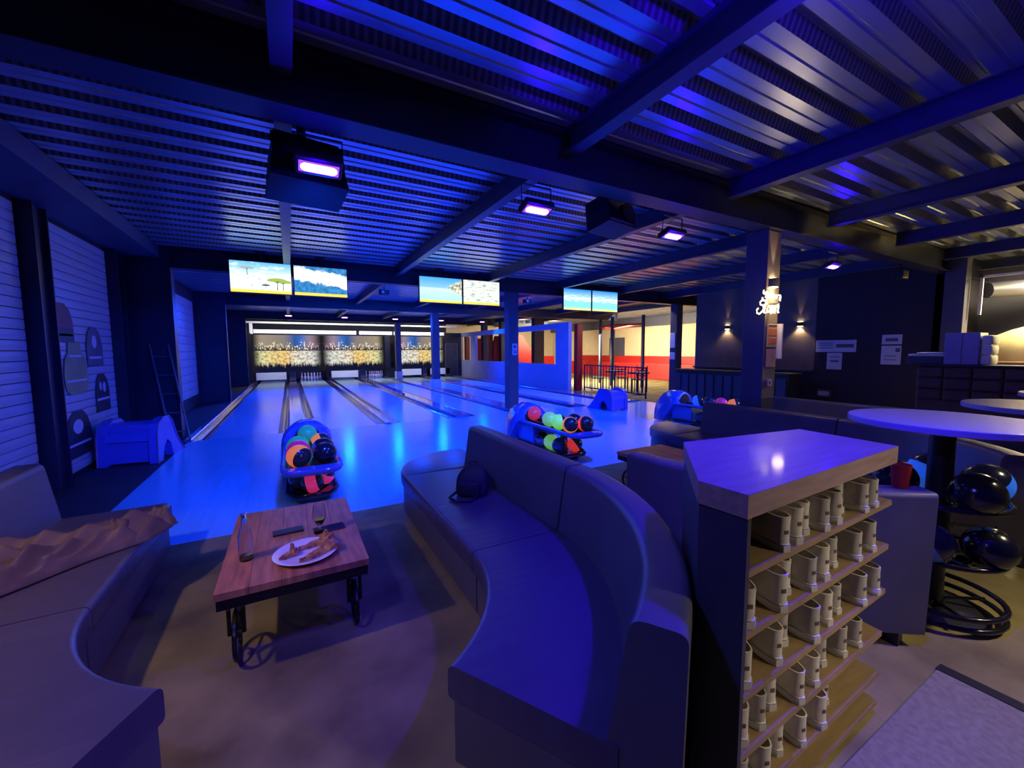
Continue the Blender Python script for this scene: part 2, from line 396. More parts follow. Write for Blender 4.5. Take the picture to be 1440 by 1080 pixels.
def put(name, me, parent=None, loc=None, rot=None):
    o = bpy.data.objects.new(name, me); COL.objects.link(o)
    if parent: o.parent = parent
    if loc: o.location = loc
    if rot: o.rotation_euler = rot
    return o
def tag(o, label, cat, group=None):
    o['label'] = label; o['category'] = cat
    if group: o['group'] = group
    return o
def struct(o, label=None):
    o['kind'] = 'structure'
    if label: o['label'] = label
    return o
def thing(name, label, cat, loc=(0, 0, 0), rz=0, group=None):
    o = bpy.data.objects.new(name, None); COL.objects.link(o); o.empty_display_size = 0.1
    o.location = loc; o.rotation_euler = (0, 0, rz); tag(o, label, cat, group); return o
def copy_tree(o, parent=None):
    c = o.copy(); COL.objects.link(c)
    if parent: c.parent = parent
    for ch in list(o.children): copy_tree(ch, c)
    return c
def adopt(o, parent):
    """parent a light to its lamp while keeping it in place"""
    bpy.context.view_layer.update()
    o.parent = parent; o.matrix_parent_inverse = parent.matrix_world.inverted(); return o
ORD = ['first', 'second', 'third', 'fourth', 'fifth', 'sixth', 'seventh', 'eighth', 'ninth', 'tenth']

# ------------------------------------------------------------------ floors
struct(MB().box(-3, 13, -4, 3.93, -0.12, 0).build('floor', 'concrete'), 'worn tan concrete floor of the seating area')
struct(MB().box(-1.55, 9.0, 3.93, 8.45, -0.12, 0).build('floor', 'approach'), 'glossy blue-lit approach floor in front of the lanes')
struct(MB().box(-3, -1.55, 3.93, 25, -0.12, -0.005).build('floor', 'dark_floor'), 'dark floor strip along the left wall')
struct(MB().box(9.0, 18, 3.93, 25, -0.12, -0.004).build('floor', 'concrete'), 'concrete floor of the area right of the lanes')
struct(MB().box(-1.55, 9.0, 8.45, 25, -0.2, -0.11).build('floor', 'dark_floor'), 'dark subfloor under the lanes')
struct(MB().box(1.3, 2.58, -2.0, 0.595, 0.0, 0.005).build('floor', 'mat_floor'), 'grey violet carpet beside the shoe shelf')

struct(MB().box(2.582, 2.64, -2.0, 0.60, 0.0, 0.008).build('trim_3', 'black'), 'black edging strip of the carpet')
# ------------------------------------------------------------------ lanes
LX = [(-1.29, -0.25), (0.42, 1.49), (1.97, 3.02), (3.69, 4.62), (5.30, 6.35), (6.98, 8.05)]
Y0, Y1 = 8.45, 24.3
where = ['leftmost bowling lane along the dark side wall', 'bowling lane with a full rack of pins beside the leftmost lane', 'third bowling lane, ending at a lowered white sweep bar',
         'fourth bowling lane with pins, left of the columns', 'bowling lane just right of the column row', 'rightmost bowling lane along the blue partition']
GUT = [((-1.50, -1.29), (-0.25, -0.08)), ((0.24, 0.42), (1.49, 1.68)), ((1.79, 1.97), (3.02, 3.19)), ((3.51, 3.69), (4.62, 4.66)), ((5.14, 5.30), (6.35, 6.52)), ((6.80, 6.98), (8.05, 8.22))]
for i, (a, b) in enumerate(LX):
    t = thing('bowling_lane', where[i], 'lane', ((a + b) / 2, Y0, 0))
    c = (a + b) / 2
    MB().box(a - c, b - c, 0, Y1 - Y0, -0.11, 0).build('lane_bed', 'lane', t)
    for g0, g1 in GUT[i]:
        n = 7; ring = []
        wv = (g1 - g0)
        prof = [(g0 + wv * k / n, -0.065 * math.sin(PI * k / n) - 0.004) for k in range(n + 1)]
        prof = prof + [(g1, -0.1), (g0, -0.1)]
        MB().prism([(x - c, z) for x, z in prof], 0, Y1 - Y0, axis='y').build('gutter', 'gutter', t, smooth=40)
def divider(x0, x1, lab, z=0.035):
    prof = [(x0, -0.1), (x0, z - 0.015), (x0 + 0.02, z), (x1 - 0.02, z), (x1, z - 0.015), (x1, -0.1)]
    tag(MB().prism(prof, Y0 - 0.0, Y1, axis='y').build('lane_divider', 'capping'), lab, 'divider')
divider(-1.62, -1.50, 'narrow purple capping along the outer gutter of the leftmost lane')
divider(-0.08, 0.24, 'wide purple ball track between the first two lanes', 0.03)
divider(1.68, 1.79, 'narrow capping strip between the second and third lanes')
divider(3.19, 3.51, 'wide purple ball track between the third and fourth lanes', 0.06)
divider(4.66, 5.14, 'dark blue raised divider carrying the column row', 0.06)
divider(6.52, 6.80, 'ball track between the two rightmost lanes', 0.05)
divider(8.22, 8.75, 'blue capping along the foot of the blue partition', 0.04)
# small red indicator lamp on the divider between lanes three and four
t = MB().rbox(3.18, 3.24, 13.2, 13.3, 0.06, 0.12, 0.01).build('indicator_lamp', 'red_pad'); tag(t, 'small red indicator on the ball track between third and fourth lanes', 'lamp')

# ------------------------------------------------------------------ ceiling: roof deck, joists, cross beams
ceil_o = bpy.data.objects.new('ceiling', None); COL.objects.link(ceil_o); struct(ceil_o, 'corrugated galvanised roof deck on dark steel beams')
BY = [-3.15, 2.85, 8.85, 14.85, 20.85]
edges = [-4.0] + BY + [25.0]
P = 0.30
def deck(y0, y1, x0=-2.4, x1=18.0, z=3.25):
    """trapezoid ribs along X; small stiffening groove in each pan; rib sides perforated"""
    a = MB(); y = y0; h = 0.085
    while y < y1 - 1e-4:
        e = min(y + P, y1)
        f = (e - y) / P
        q = [(0, z), (0.07, z), (0.078, z + 0.010), (0.092, z + 0.010), (0.10, z), (0.17, z), (0.20, z + h), (0.225, z + h), (0.23, z + h - 0.01), (0.24, z + h - 0.01), (0.245, z + h), (0.27, z + h), (0.30, z)]
        for k in range(len(q) - 1):
            (p, zz), (p2, z2) = q[k], q[k + 1]
            a.cur = 1 if k in (5, 11) else 0
            a.add([(x0, y + p * f, zz), (x1, y + p * f, zz), (x1, y + p2 * f, z2), (x0, y + p2 * f, z2)], [(0, 1, 2, 3)])
        y = e
    return a
for k in range(len(edges) - 1):
    deck(edges[k], edges[k + 1]).build('deck_panel', ['deck', 'deck_perforated'], ceil_o)
MB().box(-2.4, 18, -4, 25, 3.40, 3.5).build('roof_slab', 'dark_wall', ceil_o)
def ibeam(axis, pos, a0, a1, zb, zt, fw, tf=0.018, tw=0.012):
    prof = [(-fw / 2, zb), (fw / 2, zb), (fw / 2, zb + tf), (tw / 2, zb + tf), (tw / 2, zt - tf), (fw / 2, zt - tf), (fw / 2, zt), (-fw / 2, zt), (-fw / 2, zt - tf), (-tw / 2, zt - tf), (-tw / 2, zb + tf), (-fw / 2, zb + tf)]
    return MB().prism([(pos + p, z) for p, z in prof], a0, a1, axis='x' if axis == 'x' else 'y')
for y in BY:
    ibeam('x', y, -2.3, 14.0, 2.90, 3.25, 0.22).build('cross_beam', 'beam', ceil_o)
JX = [0.03, 2.05, 4.10, 6.18, 8.25, 10.3, 12.3]
for k in range(len(edges) - 1):
    for x in JX:
        if edges[k + 1] - edges[k] < 2: continue
        ibeam('y', x, edges[k] + 0.12, edges[k + 1] - 0.12, 3.06, 3.25, 0.11, 0.012, 0.01).build('joist', 'joist', ceil_o)
# perforated cable tray along the far side of the main beam
MB().box(-2.3, 11, 3.02, 3.16, 3.12, 3.14).build('cable_tray', 'deck_perforated', ceil_o)
MB().box(-2.35, -1.80, -4, 8.7, 3.04, 3.24).build('edge_soffit', 'column', ceil_o)

# ------------------------------------------------------------------ walls
struct(MB().box(-2.6, -2.36, -4, 25, -0.1, 3.4).build('wall_left', 'dark_wall'))
struct(MB().box(-3, 18, -4.2, -4.0, -0.1, 3.4).build('wall_back', 'dark_wall'))
struct(MB().box(-3, 8.9, 25.0, 25.2, -0.1, 3.5).build('wall_front', 'dark_wall'))
struct(MB().box(8.9, 18, 25.0, 25.2, -0.1, 3.5).build('wall_front', 'beige_wall'), 'beige end wall of the play area')
struct(MB().box(17.0, 17.2, 3.0, 25, 2.75, 3.5).build('trim_2', 'column'), 'grey upper band of the beige wall')
def shutter(y0, y1, z0, z1, lab, pitch=0.105, x=-2.355):
    t = thing('shutter_panel', lab, 'panel', (x, (y0 + y1) / 2, z0))
    n = int((z1 - z0) / pitch); hl = (y1 - y0) / 2
    prof = [(0, 0.002), (0.018, 0.004), (0.021, pitch * 0.5), (0.018, pitch - 0.006), (0, pitch - 0.003)]
    mb = MB().prism(prof, -hl, hl, axis='y'); me = mb.mesh('slat', 'slat')
    for k in range(n): put('slat', me, t, (0, 0, k * pitch))
    return t
shutter(2.6, 5.98, 0.05, 3.03, 'ribbed pale roller panel at the left edge, before the dark post')
shutter(6.42, 8.25, 0.05, 3.03, 'ribbed pale roller panel with jar stickers on it')
shutter(9.3, 11.4, 0.3, 2.9, 'narrow ribbed panel seen past the dark return wall')
shutter(12.2, 14.4, 0.3, 2.9, 'ribbed panel furthest back on the left wall', 0.2)
for y, lab in ((6.2, 'dark steel post between the two ribbed panels'), (8.42, 'dark steel post right of the sticker panel')):
    ibm = MB().box(-2.355, -2.22, y - 0.16, y - 0.14, 0, 3.03).box(-2.355, -2.22, y + 0.12, y + 0.14, 0, 3.03).box(-2.29, -2.27, y - 0.14, y + 0.12, 0, 3.03)
    tag(ibm.build('steel_post', 'beam'), lab, 'post')
for y, x1 in ((8.85, -1.68), (14.85, -1.62), (20.85, -1.60)):
    struct(MB().box(-2.36, x1, y - 0.12, y + 0.12, 0, 3.25).box(x1 - 0.02, x1 + 0.01, y - 0.15, y - 0.12, 0, 3.0).build('wall_return', 'beam'))

# stickers on the ribbed panel
def sticker(name, lab, y, z, wd, hh, outline, m, extras):
    t = thing(name, lab, 'sticker', (-2.326, y, z))
    MB().prism([(-(a) * wd / 2, b * hh) for a, b in outline], 0, 0.004, axis='x').build('sticker_shape', m, t)
    for ol, mm in extras:
        MB().prism([(-(a) * wd / 2, b * hh) for a, b in ol], 0.004, 0.006, axis='x').build('sticker_detail', mm, t)
def circ(cx, cy, rx, ry, n=14): return [(cx + rx * math.cos(2 * PI * k / n), cy + ry * math.sin(2 * PI * k / n)) for k in range(n)]
jar = [(-0.55, 0.0), (-0.9, 0.1), (-1, 0.35), (-0.85, 0.65), (-0.55, 0.78), (-0.5, 1.0), (0.5, 1.0), (0.55, 0.78), (0.85, 0.65), (1, 0.35), (0.9, 0.1), (0.55, 0.0)]
arch = [(-1, 0), (-1, 0.55), (-0.75, 0.85), (-0.35, 1), (0.35, 1), (0.75, 0.85), (1, 0.55), (1, 0)]
def strip(z0, z1, w_=0.8): return [(-w_, z0), (w_, z0), (w_, z1), (-w_, z1)]
sticker('jar_sticker', 'yellow-green jar sticker on the ribbed panel', 6.98, 0.98, 0.64, 0.66, jar, 'sticker_yellow', [(strip(0.24, 0.28, 0.85), 'sticker_white'), (strip(0.7, 0.74, 0.5), 'sticker_white')])
sticker('jar_sticker', 'dark red lidded jar sticker, top one on the ribbed panel', 6.72, 1.62, 0.56, 0.46, arch, 'sticker_red', [(strip(0.0, 0.38, 0.95), 'sticker_dark'), (strip(0.16, 0.22, 0.9), 'sticker_white')])
sticker('jar_sticker', 'grey sticker with a round white disc on the ribbed panel', 7.58, 1.32, 0.50, 0.52, arch, 'sticker_grey', [(circ(0.05, 0.62, 0.30, 0.17), 'sticker_white'), (strip(0.18, 0.24, 0.8), 'sticker_white')])
sticker('jar_sticker', 'dark arched sticker low beside the blue ramp, two white spots', 7.72, 0.68, 0.46, 0.52, arch, 'sticker_dark', [(circ(-0.25, 0.64, 0.22, 0.14), 'sticker_white'), (circ(0.3, 0.68, 0.16, 0.12), 'sticker_white'), (strip(0.30, 0.36, 0.9), 'sticker_white')])
sticker('jar_sticker', 'lowest dark arched sticker by the dark post', 6.92, 0.22, 0.66, 0.56, arch, 'sticker_dark', [(circ(0.1, 0.66, 0.4, 0.16), 'sticker_white'), (strip(0.26, 0.31, 0.9), 'sticker_white')])

# right side: blue partition with openings, walls, play area behind
pw = bpy.data.objects.new('wall_partition', None); COL.objects.link(pw); struct(pw, 'blue painted partition with wide openings beside the lanes')
MB().box(8.80, 8.95, 11.8, 22.9, 0, 0.95).build('low_wall', 'blue_wall', pw)
MB().box(8.80, 8.95, 11.8, 22.9, 2.28, 2.50).build('lintel', 'blue_wall', pw)
for y0, y1 in ((11.8, 12.6), (20.15, 20.8), (22.3, 22.9)):
    MB().box(8.80, 8.95, y0, y1, 0.95, 2.28).build('pier', 'blue_wall', pw)
struct(MB().box(17.2, 17.4, 3.0, 25, 0, 3.5).build('wall_right', 'beige_wall'))
struct(MB().box(11.0, 11.15, 5.0, 8.25, 0.98, 3.3).build('wall_right', 'sconce_wall'), 'brown grey wall lit by two sconces')
struct(MB().box(11.0, 11.15, 2.85, 8.25, 0, 0.98).box(11.0, 11.15, 2.85, 5.0, 0.98, 3.3).build('wall_right', 'dark_wall'), 'dark wall with notices right of the sconces')
MBx = MB().box(10.9, 11.0, 5.0, 8.25, 0.94, 0.99)
struct(MBx.build('trim_1', 'column'))
struct(MB().box(13.0, 13.2, -4, 2.9, 0, 3.4).build('wall_right', 'column'), 'grey wall behind the bar')
struct(MB().box(11.0, 13.2, 2.85, 3.0, 0, 3.4).build('wall_right', 'dark_wall'))
# red padding, dark posts and rails of the play area
tag(MB().rbox(16.7, 17.08, 8.0, 21, 0.0, 1.15, 0.04).rbox(15.9, 16.72, 8.0, 21, 0.0, 0.8, 0.04).build('padded_bench', 'red_pad'), 'long red padded ledge along the far beige wall', 'padding')
tag(MB().rbox(9.15, 9.42, 11.75, 11.95, 0.0, 2.45, 0.03).build('padded_post', 'red_pad'), 'upright red padded post at the end of the blue partition', 'padding')
def crash_mat(poly, y, m, lab, th=0.25): tag(MB().prism(poly, y, y + th, axis='y').build('crash_mat', m), lab, 'mat')
crash_mat([(9.0, 0), (9.32, 0), (9.30, 2.15), (9.05, 2.15)], 20.4, 'red_pad', 'slim red mat just right of the first partition pier')
crash_mat([(9.62, 0), (10.1, 0), (10.1, 2.4), (9.62, 2.4)], 20.6, 'dark_red', 'dark red mat in the middle of the long partition opening')
crash_mat([(10.1, 0), (10.42, 0), (10.42, 2.3), (10.25, 2.3), (10.1, 1.7)], 20.5, 'red_pad', 'bright red mat left of the notice column')
crash_mat([(11.55, 0), (12.55, 0), (12.55, 1.3), (11.85, 2.35), (11.55, 2.35)], 20.3, 'red_pad', 'red mat with a slanted top corner right of the notice column')
crash_mat([(13.5, 0.0), (15.6, 0.0), (15.6, 1.1), (13.5, 1.1)], 22.5, 'red_pad', 'low red mat behind the right end of the partition')
crash_mat([(9.12, 0), (9.36, 0), (9.36, 2.3), (9.12, 2.3)], 22.2, 'dark_red', 'dark red strip behind the far partition opening')
for x, y, hw, lab in ((11.5, 18.1, 0.30, 'dark square post behind the right end of the partition openings'), (9.47, 20.4, 0.14, 'dark post left of the dark red mat'), (10.6, 20.4, 0.17, 'dark post partly hidden by the notice column')):
    tag(MB().rbox(x - hw, x + hw, y - 0.16, y + 0.16, 0, 3.2, 0.01).build('dark_post', 'beam'), lab, 'post')
fr = thing('frame_structure', 'dark steel frame with red top rails in the play area', 'frame', (12.0, 12.5, 0))
for x, y in ((0.3, 1.6), (-0.3, 0.2), (0.2, -1.0), (2.0, 2.6)):
    MB().rbox(x - 0.05, x + 0.05, y - 0.05, y + 0.05, 0, 2.85, 0.005).build('frame_post', 'beam', fr)
for (a, b) in (((0.3, 1.6), (2.0, 2.6)), ((-0.3, 0.2), (0.3, 1.6)), ((0.2, -1.0), (-0.3, 0.2)), ((2.0, 2.6), (0.2, -1.0))):
    MB().tube([(a[0], a[1], 2.5), (b[0], b[1], 2.5)], 0.045, 6).build('top_rail', 'red_pad', fr)
tag(MB().box(17.10, 17.195, 17.6, 18.8, 0, 2.2).build('grey_door', 'column'), 'grey door in the far beige wall', 'door')
# railing between lanes and play area
rl = thing('railing', 'black metal railing right of the blue partition', 'railing', (9.5, 10.3, 0))
MB().rbox(-0.02, 0.02, -1.5, 1.45, 0.92, 0.96, 0.008).build('top_rail', 'beam', rl); MB().rbox(-0.02, 0.02, -1.5, 1.45, 0.10, 0.14, 0.008).build('bottom_rail', 'beam', rl)
for y in (-1.5, -0.02, 1.44): MB().rbox(-0.022, 0.022, y - 0.02, y + 0.02, -0.004, 0.96, 0.005).build('rail_post', 'beam', rl)
for k in range(21):
    y = -1.48 + k * 0.146
    MB().box(-0.01, 0.01, y - 0.01, y + 0.01, 0.12, 0.94).build('baluster', 'beam', rl)
def lounge_table(x, y, lab):
    t = thing('side_table', lab, 'table', (x, y, 0), group='dark tables behind the railing')
    MB().lathe([(0.36, 0.70), (0.38, 0.72), (0.38, 0.74), (0.36, 0.75)], 20).build('table_top', 'cabinet_black', t)
    MB().lathe([(0.03, 0.04), (0.03, 0.70)], 10).build('post', 'black', t)
    MB().lathe([(0.22, 0), (0.22, 0.02), (0.04, 0.05)], 16).build('base', 'black', t)
def cafe_chair(x, y, rz, lab):
    t = thing('cafe_chair', lab, 'chair', (x, y, 0), rz, group='dark chairs behind the railing')
    MB().rbox(-0.21, 0.21, -0.21, 0.21, 0.43, 0.47, 0.012).build('seat', 'leather_dark', t)
    for k in range(4): MB().box(-0.20, 0.20, 0.19, 0.21, 0.55 + k * 0.09, 0.59 + k * 0.09).build('back_slat', 'dark_red', t)
    for sx in (-1, 1):
        MB().box(sx * 0.19 - 0.015, sx * 0.19 + 0.015, 0.185, 0.215, 0, 0.92).build('leg', 'black', t)
        MB().box(sx * 0.19 - 0.015, sx * 0.19 + 0.015, -0.2, -0.17, 0, 0.43).build('leg', 'black', t)
lounge_table(10.2, 10.9, 'dark round table behind the left part of the railing'); lounge_table(10.15, 9.75, 'dark round table nearest the column behind the railing')
cafe_chair(10.9, 11.3, -0.6, 'dark red slatted chair by the red post'); cafe_chair(10.8, 10.3, -1.2, 'dark red slatted chair in the middle behind the railing'); cafe_chair(10.1, 11.75, 1.0, 'slatted chair half hidden by the blue partition')
# dark counter with railing-like slats in front of the sconce wall
ct = thing('low_counter', 'long dark counter below the sconce wall', 'counter', (10.2, 6.6, 0))
MB().rbox(-0.25, 0.3, -1.6, 1.55, 0.88, 0.93, 0.01).build('counter_top', 'cabinet_black', ct)
MB().box(-0.18, 0.28, -1.55, 1.5, 0.0, 0.88).build('counter_body', 'cabinet_black', ct)
for k in range(12): MB().box(-0.21, -0.18, -1.5 + k * 0.26, -1.30 + k * 0.26, 0.12, 0.80).build('front_panel', 'column', ct)

# columns
def column(x, y, lab, a=0.13, z=2.9, m='column'):
    t = thing('steel_column', lab, 'column', (x, y, 0))
    MB().rbox(-a, a, -a, a, 0, z, 0.008).build('shaft', m, t)
    return t
c1 = column(4.85, 8.85, 'steel column with a white notice, by the middle ball return')
c2 = column(4.85, 14.85, 'steel column with a pale plinth halfway down the lanes')
MB().rbox(-0.16, 0.16, -0.16, 0.16, 0.06, 0.42, 0.01).build('plinth', 'sticker_white', c2)
c3 = column(4.85, 20.85, 'steel column nearest the pins')
MB().rbox(-0.16, 0.16, -0.16, 0.16, 0.06, 0.45, 0.01).build('plinth', 'sticker_white', c3)
c4 = column(10.85, 8.85, 'dark column with small white boxes at the railing end')
MB().rbox(-0.17, -0.13, -0.10, 0.09, 1.55, 2.02, 0.005).build('switch_box', 'white', c4)
MB().rbox(-0.17, -0.13, -0.10, 0.09, 1.18, 1.40, 0.005).build('switch_box', 'white', c4)
c5 = column(5.10, 2.93, 'big dark column carrying the glowing script sign', 0.13)
MB().box(-0.131, 0.131, -0.134, -0.1305, 0.9, 2.88).build('cladding', 'cladding', c5)
c6 = column(10.95, 2.7, 'grey column at the corner of the bar', 0.14, 3.25)

def notice(name, lab, parts, cat='notice'):
    """thin sheet: list of (x0,x1,y0,y1,z0,z1,mat,partname)"""
    x0, x1, y0, y1, z0, z1 = parts[0][:6]
    t = thing(name, lab, cat, ((x0 + x1) / 2, (y0 + y1) / 2, z0)); ox, oy, oz = t.location
    for p in parts: MB().box(p[0] - ox, p[1] - ox, p[2] - oy, p[3] - oy, p[4] - oz, p[5] - oz).build(p[7], p[6], t)
    return t
def lines_y(x, y0, y1, z0, z1, n, m='print'):
    out = []
    for k in range(n):
        z = z0 + (z1 - z0) * (k + 0.5) / n; out.append((x - 0.002, x, y0, y1 - (y1 - y0) * 0.2 * (k % 2), z, z + (z1 - z0) / n * 0.4, m, 'print_line'))
    return out
notice('paper_notice', 'white notice sheet on the column by the middle ball return', [(4.80, 4.94, 8.712, 8.718, 1.38, 1.66, 'paper', 'sheet'), (4.83, 4.90, 8.709, 8.712, 1.55, 1.62, 'print', 'print_block'), (4.83, 4.92, 8.709, 8.712, 1.43, 1.46, 'print', 'print_line'), (4.83, 4.92, 8.709, 8.712, 1.48, 1.50, 'print', 'print_line')])
notice('wall_sign', 'wide blue-lit sign with two text panels on the dark wall', [(10.985, 10.998, 4.19, 4.97, 1.42, 1.69, 'paper', 'board'), (10.982, 10.985, 4.23, 4.56, 1.52, 1.60, 'print', 'print_block'), (10.982, 10.985, 4.62, 4.92, 1.62, 1.635, 'print', 'print_line'), (10.982, 10.985, 4.62, 4.92, 1.57, 1.585, 'print', 'print_line'), (10.982, 10.985, 4.62, 4.92, 1.51, 1.525, 'print', 'print_line')])
notice('paper_notice', 'small notice hanging under the wide sign', [(10.985, 10.998, 4.44, 4.73, 1.02, 1.40, 'paper', 'sheet'), (10.982, 10.985, 4.50, 4.66, 1.19, 1.23, 'print', 'print_block'), (10.982, 10.985, 4.48, 4.69, 1.30, 1.315, 'print', 'print_line')])
notice('paper_notice', 'tall two-part notice right of the wide sign', [(10.985, 10.998, 3.43, 3.75, 1.16, 1.55, 'paper', 'sheet'), (10.985, 10.998, 3.43, 3.75, 1.58, 1.78, 'paper', 'sheet'), (10.982, 10.985, 3.49, 3.69, 1.64, 1.71, 'print', 'print_block'), (10.982, 10.985, 3.45, 3.52, 1.42, 1.50, 'print', 'print_block'), (10.982, 10.985, 3.5, 3.7, 1.33, 1.345, 'print', 'print_line'), (10.982, 10.985, 3.5, 3.7, 1.25, 1.265, 'print', 'print_line')])
notice('wall_socket', 'small grey wall box low under the small notice', [(10.97, 10.998, 4.60, 4.90, 0.36, 0.54, 'column', 'plate'), (10.96, 10.97, 4.64, 4.86, 0.40, 0.50, 'paper', 'cover')], 'socket')
notice('poster_board', 'orange and pink poster strip on the big column', [(5.0, 5.20, 2.778, 2.785, 1.52, 1.80, 'paper_yellow', 'sheet'), (5.0, 5.20, 2.778, 2.785, 1.28, 1.50, 'paper_pink', 'sheet'), (5.03, 5.19, 2.774, 2.778, 1.66, 1.74, 'paper_orange', 'print_block'), (5.03, 5.19, 2.774, 2.778, 1.56, 1.63, 'paper_orange', 'print_block'), (5.03, 5.19, 2.774, 2.778, 1.765, 1.785, 'print', 'print_line')], 'poster')
notice('paper_notice', 'narrow white board standing out from the big column', [(5.225, 5.245, 2.73, 2.79, 1.38, 1.80, 'white', 'sheet')])
notice('round_badge', 'small white badge low on the big column', [(5.06, 5.13, 2.77, 2.785, 1.05, 1.13, 'white', 'badge'), (5.075, 5.10, 2.767, 2.77, 1.07, 1.11, 'print', 'print_block')], 'badge')

# ------------------------------------------------------------------ pin deck end
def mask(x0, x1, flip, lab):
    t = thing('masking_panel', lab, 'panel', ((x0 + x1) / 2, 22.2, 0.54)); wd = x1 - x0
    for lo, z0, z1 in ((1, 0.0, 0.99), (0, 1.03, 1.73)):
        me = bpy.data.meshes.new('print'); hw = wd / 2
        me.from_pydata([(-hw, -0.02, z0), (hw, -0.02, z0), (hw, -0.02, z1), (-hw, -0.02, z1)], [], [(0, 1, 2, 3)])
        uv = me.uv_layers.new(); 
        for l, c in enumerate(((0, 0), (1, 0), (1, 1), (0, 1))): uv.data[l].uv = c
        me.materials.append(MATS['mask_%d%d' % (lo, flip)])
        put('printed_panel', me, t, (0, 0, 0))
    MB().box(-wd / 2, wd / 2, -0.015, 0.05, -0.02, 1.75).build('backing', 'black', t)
mask(-1.50, 1.42, 0, 'leftmost city skyline masking panel with emission-lit print above the pins')
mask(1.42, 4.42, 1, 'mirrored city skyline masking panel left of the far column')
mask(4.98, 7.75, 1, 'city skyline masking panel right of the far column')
for x0, x1, y0, z0, z1 in ((-1.9, -1.51, 21.9, 0, 2.33), (4.43, 4.70, 22.0, 0.62, 2.33), (7.76, 8.78, 22.12, 0, 2.5)):
    struct(MB().box(x0, x1, y0, 22.3, z0, z1).build('wall_end', 'black'))
for x0, x1, lab in ((-1.42, 3.05, 'white light band above the left masking panels'), (3.2, 4.86, 'white light band left of the far column'), (4.95, 7.8, 'white light band right of the far column')):
    tag(MB().rbox(x0, x1, 22.15, 22.3, 2.34, 2.52, 0.01).build('light_band', 'white'), lab, 'trim')
tag(MB().box(-1.75, 8.5, 22.0, 22.2, 2.80, 2.88).build('white_beam', 'white'), 'thin white beam above the masking panels', 'beam')
tag(MB().box(-1.56, -1.44, 22.0, 22.14, 2.30, 2.795).build('white_bracket', 'white'), 'white upright bracket at the left end of the light band', 'bracket')
# sweep bars and kickbacks
for x0, x1, lab in ((-1.40, -0.18, 'white sweep bar lowered at the end of the leftmost lane'), (1.80, 3.06, 'white sweep bar lowered at the end of the third lane'), (5.25, 6.38, 'white sweep bar at the lane right of the columns'), (6.90, 8.05, 'white sweep bar at the rightmost lane')):
    t = thing('sweep_bar', lab, 'sweep bar', ((x0 + x1) / 2, 22.1, 0)); hw = (x1 - x0) / 2
    MB().rbox(-hw, hw, -0.03, 0.03, 0.16, 0.50, 0.01).build('board', 'white', t)
    for sx in (-1, 1): MB().box(sx * hw - 0.02, sx * hw + 0.02, -0.02, 0.02, 0.0, 0.5).build('arm', 'column', t)
for k, (x0, x1) in enumerate(((-1.62, -1.50), (-0.08, 0.24), (1.64, 1.80), (3.19, 3.51), (4.66, 5.14), (6.52, 6.80), (8.22, 8.6))):
    tag(MB().rbox(x0 + 0.02, x1 - 0.02, 22.32, 24.3, 0.065, 0.58, 0.01).build('kickback', 'column' if k in (1, 3, 5) else 'black'), ['kickback wall left of the leftmost pin deck', 'pale kickback wall between the two leftmost pin decks', 'kickback wall between second and third pin decks', 'pale kickback wall between third and fourth pin decks', 'wide kickback wall behind the far column', 'pale kickback wall between the two rightmost pin decks', 'kickback wall at the right end of the pin decks'][k], 'partition')
tag(MB().rbox(-1.6, 8.7, 24.36, 24.4, 0.0, 0.9, 0.005).build('pit_curtain', 'black'), 'black curtain closing the pit behind the pins', 'curtain')
dr = thing('door_1', 'dark door with pale frame right of the masking panels', 'door', (8.15, 22.08, 0)); del dr['category']; dr['kind'] = 'structure'
MB().box(-0.34, 0.34, -0.01, 0.01, 0.03, 1.85).build('door_leaf', 'dark_wall', dr)
MB().box(-0.38, -0.34, -0.03, 0.01, 0, 1.9).box(0.34, 0.38, -0.03, 0.01, 0, 1.9).box(-0.38, 0.38, -0.03, 0.01, 1.86, 1.90).build('door_frame', 'column', dr)
MB().box(0.24, 0.30, -0.04, -0.01, 0.95, 0.99).build('door_handle', 'aluminium', dr)
# pins
pin_prof = [(0.026, 0), (0.029, 0.02), (0.036, 0.06), (0.0605, 0.114), (0.058, 0.15), (0.042, 0.20), (0.0235, 0.255), (0.0228, 0.27), (0.030, 0.32), (0.0325, 0.345), (0.025, 0.372), (0.008, 0.381)]
pin_me = MB().lathe(pin_prof, 14).mesh('pin_body', 'pinwhite', 50)
str_me = MB().lathe([(0.0265, 0.243), (0.0255, 0.25), (0.0245, 0.262)], 14, cap=False).mesh('neck_stripe', 'pinred', 50)
rown = ['head pin', 'second row pin', 'third row pin', 'back row pin']
posn = [['alone at the front'], ['on the left', 'on the right'], ['on the left', 'in the middle', 'on the right'], ['far left', 'left of centre', 'right of centre', 'far right']]
for cx, ln in ((0.95, 'second'), (4.15, 'fourth')):
    for r in range(4):
        for q in range(r + 1):
            x = cx + (q - r / 2) * 0.3048 * 0.95; y = 23.0 + r * 0.264
            t = thing('bowling_pin', 'white %s, %s, of the %s lane' % (rown[r], posn[r][q], ln), 'bowling pin', (x, y, 0), group='pins of the %s lane' % ln)
            put('pin_body', pin_me, t); put('neck_stripe', str_me, t)

